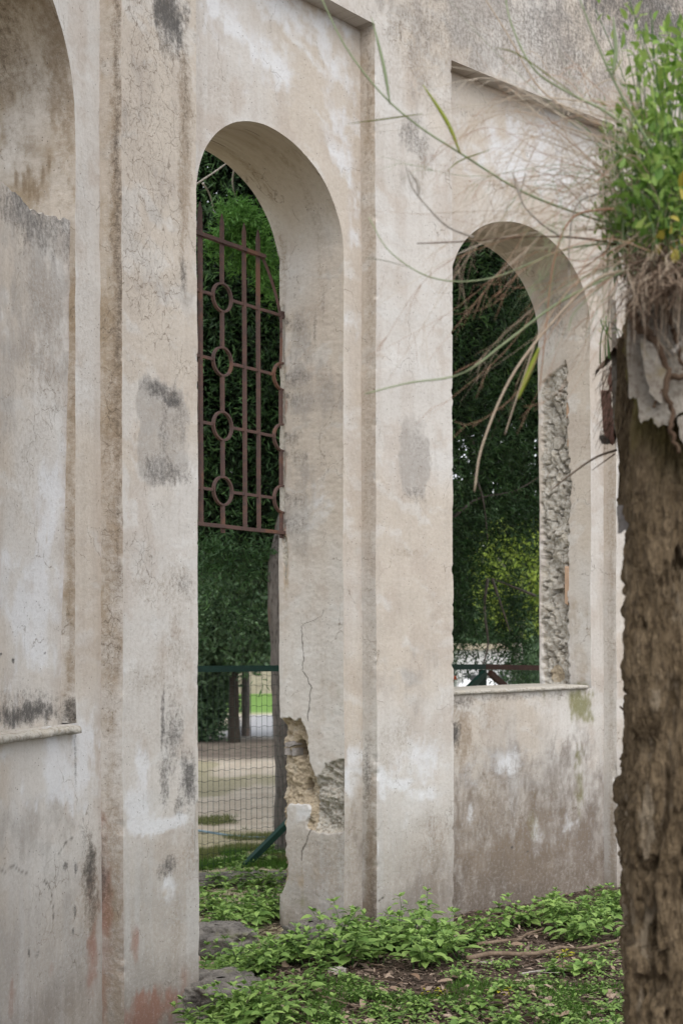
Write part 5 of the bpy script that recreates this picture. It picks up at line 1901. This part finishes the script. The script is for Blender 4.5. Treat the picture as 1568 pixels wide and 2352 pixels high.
plate('stucco_slab', [(1446, 690), (1640, 640), (1640, 940), (1568, 950), (1540, 976), (1512, 986), (1494, 962), (1473, 976), (1463, 914), (1444, 916), (1440, 790)], YA - 0.085, 0.03, M_SLAB)
plate('stucco_slab', [(1470, 780), (1530, 800), (1545, 880), (1520, 930), (1490, 905), (1478, 850)], YA - 0.125, 0.035, M_SLAB, tilt=0.3)
plate('stucco_slab', [(1556, 962), (1640, 930), (1640, 1090), (1575, 1040), (1562, 1010)], YA - 0.10, 0.03, M_SLAB)
plate('stucco_slab', [(1403, 690), (1416, 690), (1419, 800), (1417, 920), (1416, 1036), (1410, 1000), (1405, 860)], YB - 0.10, 0.05, M_SLAB, jag=1.0)
plate('stucco_slab', [(1418, 780), (1440, 770), (1446, 900), (1462, 1000), (1468, 1150), (1440, 1165), (1418, 1160)], YB - 0.32, 0.04, M_TUFF, jag=2.5)
plate('brick', [(1380, 900), (1402, 898), (1408, 960), (1416, 1012), (1408, 1026), (1395, 1018), (1386, 990), (1384, 960)], YB - 0.10, 0.08, M_BRICK, jag=1.2)
plate('brick', [(1402, 842), (1408, 846), (1410, 905), (1402, 900), (1396, 880)], YB - 0.06, 0.05, M_BRICK, jag=1.0)
plate('stone', [(1376, 1004), (1386, 1000), (1402, 1016), (1396, 1024), (1382, 1020)], YB - 0.13, 0.06, M_ROCK, jag=1.0)
plate('stone', [(1416, 1164), (1460, 1160), (1470, 1185), (1456, 1216), (1418, 1228)], YB - 0.40, 0.12, M_GBRICK, jag=1.5)

# roots
for pts, r in (([(1450, 700), (1462, 745), (1490, 770), (1515, 810), (1535, 860), (1560, 870), (1610, 850)], .012), ([(1515, 680), (1540, 740), (1555, 790), (1572, 850)], .008),
               ([(1535, 850), (1530, 900), (1545, 950), (1540, 990), (1560, 1040)], .008), ([(1600, 680), (1578, 740), (1566, 790), (1545, 810)], .012),
               ([(1500, 940), (1520, 900), (1550, 870)], .004)):
    mb = MB()
    p = spline([at(x, y, YA - 0.11 - 0.01 * (i % 2)) for i, (x, y) in enumerate(pts)], 26) - P0
    mb.tube(p + 0.002 * rng.normal(size=p.shape), np.linspace(r, r * .55, 26), 7)
    mb.build('root', M_ROOT if r != .012 or pts[0][0] < 1500 else M_TWIGL, pier)
mb = MB()
for k in range(70):
    x, y = random.uniform(1384, 1412), random.uniform(830, 1010)
    a = at(x, y, YB - 0.13); b = at(x - random.uniform(0, 26), y + random.uniform(10, 60), YB - 0.16)
    mb.tube(bez(a, (a + b) / 2 + np.array([-.008, 0, 0.0]), b, 6) - P0, [.0008, .0008, .0007, .0006, .0005, .0004], 3, cap=False)
o = mb.build('rootlets', M_ROOT, pier)
o['kind'] = 'stuff'

# twigs poking out of the pier
for pts, r, lab in (([(1416, 1036), (1370, 1052), (1320, 1085), (1265, 1128)], .0042, 'thin bare brown twig pointing down from the pier across the window jamb'),
                    ([(1412, 1045), (1380, 1068), (1360, 1082)], .0022, 'finest short twig just below the bare brown twig'),
                    ([(1465, 1650), (1440, 1640), (1422, 1625)], .006, 'short snapped twig sticking out of the pier at mid height')):
    p = spline([at(x, y, YB - 0.1 - 0.02 * i) for i, (x, y) in enumerate(pts)], 14)
    mb = MB()
    mb.tube(p - p[0], np.linspace(r, r * .4, 14), 6)
    o = mb.build('twig', M_TWIG, None)
    o.location = p[0]
    tag(o, lab, 'twig')

# ------------------------------------------------------------------ growth on the pier
def leafy_plant(x, y, x1, y1, nst, label, seed, mat, leaf=0.022, Y=3.55, spread=60, dens=26, aspect=0.36, name='leafy_plant'):
    r = np.random.default_rng(seed)
    base = at(x, y, Y)
    e = empty(name, base, label, 'plant')
    ms, ml = MB(), MB()
    for k in range(nst):
        tip = at(x1 + r.normal() * spread, y1 + r.normal() * spread * 1.0, Y + r.normal() * 0.12) - base
        p0 = np.array([r.normal() * 0.03, r.normal() * 0.05, 0])
        st = bez(p0, p0 * 0.5 + tip * 0.5 + np.array([r.normal() * .03, 0, 0.05]), tip, 12)
        ms.tube(st, np.linspace(.0022, .0009, 12), 4, cap=False, val=r.uniform(0, 1))
        tt = r.uniform(0.12, 1.0, dens)
        i0 = np.minimum((tt * 11).astype(int), 10)
        f = (tt * 11 - i0)[:, None]
        b = st[i0] * (1 - f) + st[i0 + 1] * f + r.normal(size=(dens, 3)) * leaf * 0.55
        ax = unit(st[i0 + 1] - st[i0])
        td = unit(ax * 0.6 + r.normal(size=(dens, 3)) * 0.7 + np.array([0, 0, .25]))
        LL = leaf * r.uniform(0.5, 1.25, dens)
        v, q, t, idx = ovate(b, td, np.array([[0, 0, 1.0]]) + r.normal(size=(dens, 3)) * 0.5, LL, LL * aspect, 0.2)
        ml.add(v, q, t, r.uniform(0, 1, dens)[idx])
    ms.build('stems', M_WEEDS, e)
    ml.build('foliage', mat, e)
    return e


leafy_plant(1500, 640, 1520, 110, 17, 'fresh green leafy plant growing up from the pier top, tallest of the clump', 71, M_PLANT, 0.034, spread=50, dens=20, aspect=.5)
leafy_plant(1560, 640, 1580, 60, 19, 'fresh green leafy plant at the right edge of the pier top', 72, M_PLANT, 0.038, Y=3.45, spread=60, dens=20, aspect=.5)
leafy_plant(1470, 620, 1455, 300, 13, 'green leafy plant leaning left from the pier top', 73, M_PLANT, 0.030, Y=3.6, spread=42, dens=22, aspect=.48)
leafy_plant(1520, 660, 1505, 400, 18, 'dense low green plant in the middle of the pier top', 74, M_PLANTG, 0.036, Y=3.4, spread=56, dens=20, aspect=.52)
leafy_plant(1450, 640, 1425, 470, 14, 'small green plant at the left lip of the pier top', 75, M_PLANTG, 0.026, Y=3.7, spread=34, dens=18, aspect=.45)
leafy_plant(1560, 650, 1565, 330, 17, 'dense green plant behind the yellowing leaves', 79, M_PLANT, 0.036, Y=3.5, spread=60, dens=20, aspect=.5)
leafy_plant(1450, 560, 1402, 300, 9, 'narrow-leaved green sprig reaching farthest left of the clump', 80, M_PLANT, 0.030, Y=3.5, spread=20, dens=22, aspect=0.16)
leafy_plant(1560, 680, 1555, 500, 5, 'yellowing broad-leaved plant low on the pier top', 76, M_PLANTY, 0.045, Y=3.3, spread=34, dens=7, aspect=0.6)
leafy_plant(1515, 640, 1465, 405, 3, 'bright green broad leaf cluster in front of the clump', 77, M_PLANT, 0.045, Y=3.3, spread=14, dens=6, aspect=0.7)
leafy_plant(1412, 832, 1400, 745, 7, 'tiny bright green seedling growing from a crack in the pier edge', 78, M_PLANT, 0.014, Y=YB - 0.1, spread=9, dens=9, aspect=0.2, name='seedling')


def culm(pts, r, label, mat, Y=3.5, side=(), dY=0.0, name='grass_stalk'):
    p = spline([at(x, y, Y + dY * i) for i, (x, y) in enumerate(pts)], 30)
    mb = MB()
    mb.tube(p - p[0], np.linspace(r, r * 0.45, 30), 5, val=random.random())
    o = mb.build(name, mat, None)
    o.location = p[0]
    tag(o, label, 'grass stalk')
    for spts, sr, sm in side:
        q = spline([at(x, y, Y + dY * 1.5 - 0.01) for x, y in spts], 14)
        m2 = MB()
        m2.tube(q - p[0], sr * np.sin(np.linspace(0.35, 2.95, 14)), 4, flat=0.25)
        m2.build('blade', sm, o)


culm([(1420, 520), (1330, 492), (1200, 440), (1060, 352), (965, 290), (880, 215), (800, 110), (745, 0), (725, -40)], .0034, 'long grey-green grass stalk arching from the pier to the top of the picture', M_CULM, 3.5,
     [([(1060, 352), (1030, 280), (975, 195)], .005, M_CULMY), ([(900, 240), (885, 150), (858, 40)], .004, M_CULM), ([(975, 262), (900, 272), (800, 285)], .005, M_CULMY)])
culm([(1480, 330), (1400, 262), (1310, 215), (1230, 160), (1180, 60), (1160, -30)], .0034, 'green grass stalk crossing the dark upper wall', M_CULM, 3.4, [([(1330, 225), (1200, 130), (1140, 110)], .004, M_CULMY)])
culm([(1500, 345), (1420, 200), (1370, 90), (1325, -30)], .0036, 'green grass stalk rising steeply near the leafy clump', M_CULM, 3.3, [([(1410, 175), (1418, 120), (1412, 40)], .005, M_CULM), ([(1412, 172), (1425, 150), (1432, 135)], .005, M_CULMY)])
culm([(1440, 310), (1330, 265), (1240, 200), (1170, 80), (1100, -30)], .003, 'pale straw stalk arching over the upper wall', M_STRAW, 3.55)
culm([(1450, 570), (1330, 548), (1200, 546), (1080, 555), (960, 560)], .003, 'dark straight dry stalk lying level above the window arch', M_ROOT, 3.5)
culm([(1090, 546), (1030, 520), (980, 470), (950, 430), (935, 380)], .0032, 'pale forked dead stalk at the middle pilaster', M_TWIGL, 3.5, [([(965, 448), (962, 420), (940, 388)], .004, M_TWIGL)])
culm([(1290, 545), (1240, 510), (1200, 460), (1210, 400)], .0032, 'pale forked dead stalk above the window arch', M_TWIGL, 3.5, [([(1202, 465), (1190, 430), (1180, 395)], .004, M_TWIGL)])
culm([(1520, 600), (1400, 640), (1280, 700), (1160, 790), (1060, 860), (940, 880), (840, 905)], .0036, 'long yellow-green stalk sweeping down across the window', M_CULM, 3.35, [([(1240, 800), (1215, 860), (1190, 920)], .007, M_CULMY), ([(1100, 830), (1060, 850), (1040, 862)], .005, M_STRAWR)])
culm([(1420, 560), (1300, 575), (1130, 640), (1000, 640), (900, 580), (850, 500)], .0026, 'thin green stalk looping left of the window', M_CULM, 3.5, [([(940, 615), (890, 600), (830, 590)], .003, M_CULM), ([(1130, 345), (1060, 370), (1030, 395)], .006, M_CULMY)])
culm([(1470, 620), (1380, 640), (1290, 720), (1180, 860), (1110, 1020), (1090, 1130)], .0044, 'thick dry drooping stem hanging down inside the window', M_STRAW, 3.35)
culm([(1450, 600), (1340, 640), (1250, 750), (1200, 880), (1160, 1000)], .003, 'dry drooping stem right of the thickest one', M_STRAW, 3.4)
culm([(1420, 480), (1320, 500), (1275, 600), (1255, 760), (1240, 900)], .003, 'russet dry stem drooping at the window jamb', M_STRAWR, 3.35)
culm([(1400, 440), (1330, 470), (1310, 560), (1310, 700)], .003, 'pale dead stem hanging before the arch soffit', M_TWIGL, 3.45)


def tuft(name, n, x0, x1, y0, y1, ex0, ex1, ey0, ey1, mats, label, seed, Y=3.5, r=.0011, lift=90, fork=2, wig=22):
    rr = random.Random(seed)
    base = at((x0 + x1) / 2, (y0 + y1) / 2, Y)
    e = empty(name, base, label, 'grass tuft')
    mbs = [MB() for _ in mats]
    for k in range(n):
        a = np.array([rr.uniform(x0, x1), rr.uniform(y0, y1)])
        b = np.array([rr.uniform(ex0, ex1), rr.uniform(ey0, ey1)])
        b = a + (b - a) * rr.uniform(0.45, 1.0)
        up = rr.uniform(-0.2, 1) * lift
        pts = [a, a + (b - a) * .33 + np.array([rr.gauss(0, wig), -up * .8 + rr.gauss(0, wig)]), a + (b - a) * .68 + np.array([rr.gauss(0, wig), -up * .75 + rr.gauss(0, wig)]), b]
        Ya, Yb = Y + rr.uniform(-.12, .12), Y + rr.uniform(-.3, .15)
        P = spline([at(q[0], q[1], Ya + (Yb - Ya) * i / 3) for i, q in enumerate(pts)], 16) - base
        i = rr.randrange(len(mats))
        flat = rr.random() < 0.3
        wd = r * (rr.uniform(1.4, 2.4) if flat else rr.uniform(.55, 1.3))
        if rr.random() < 0.18:      # a snapped stalk: its end hangs
            j = rr.randrange(8, 13)
            for q in range(j, 16): P[q] = P[j] + (P[q] - P[j]) * 0.3 + np.array([0, 0, -0.022 * (q - j)])
        mbs[i].tube(P, np.linspace(wd, wd * .35, 16), 3, cap=False, val=rr.random(), flat=0.25 if flat else None)
        if flat: continue
        for f in range(fork):
            j = rr.randrange(8, 15)
            d = unit(P[j + 1] - P[j]) + np.array([rr.gauss(0, .6), rr.gauss(0, .4), rr.gauss(-.45, .5)])
            L = rr.uniform(0.02, 0.10)
            q = P[j] + unit(d) * L * .5
            mbs[i].tube([P[j], q, P[j] + unit(d) * L + np.array([0, 0, -.25 * L])], [r * .55, r * .42, r * .2], 3, cap=False, val=rr.random())
            if L > .06:
                d2 = unit(d) + np.array([rr.gauss(0, .6), 0, rr.gauss(-.3, .5)])
                mbs[i].tube([q, q + unit(d2) * L * .4], [r * .4, r * .2], 3, cap=False, val=rr.random())
    for m, mt in zip(mbs, mats):
        if m.n: m.build('blades', mt, e)


tuft('dry_grass', 50, 1380, 1520, 330, 620, 820, 1300, 330, 880, [M_STRAW, M_STRAWR, M_STRAW, M_CULM], 'dry tan grass fanning left from the pier over the window arch', 81, fork=7, lift=120, r=.0010)
tuft('dry_grass', 38, 1390, 1520, 520, 650, 980, 1340, 640, 1060, [M_STRAW, M_STRAWR, M_CULM], 'dry grass drooping from the pier in front of the window', 82, Y=3.4, lift=70, r=.0013)
tuft('dry_grass', 20, 1380, 1520, 300, 560, 640, 1120, 300, 950, [M_STRAW, M_STRAWR], 'thin russet grass reaching farthest left across the middle pilaster', 83, Y=3.55, lift=190, fork=8, r=.0009)
tuft('dry_grass', 24, 1400, 1520, 230, 450, 1020, 1420, 0, 330, [M_STRAW, M_STRAWR, M_CULM], 'dry grass stems rising left of the leafy clump', 84, Y=3.45, lift=20)
tuft('dry_grass', 50, 1420, 1580, 540, 660, 1380, 1600, -20, 480, [M_STRAW, M_CULM, M_CULM], 'upright straw and green stems among the leafy clump', 85, Y=3.45, lift=20)
tuft('dry_grass', 34, 1390, 1540, 200, 560, 740, 1280, 60, 760, [M_PALE, M_STRAW, M_PALE], 'long pale dry stems arching far left over the wall', 88, Y=3.45, r=.0014, lift=110, fork=3, wig=30)
tuft('dry_grass', 240, 1470, 1600, 560, 640, 1395, 1500, 660, 760, [M_STRAW, M_ROOT, M_ROOT], 'matted dead grass thatch hanging over the broken stucco', 86, Y=3.36, r=.0016, lift=30, fork=1)
tuft('dry_grass', 160, 1500, 1640, 590, 640, 1470, 1620, 640, 720, [M_ROOT, M_ROOT, M_STRAW], 'brown dead root thatch under the leafy clump', 87, Y=3.3, r=.0018, lift=10, fork=1)
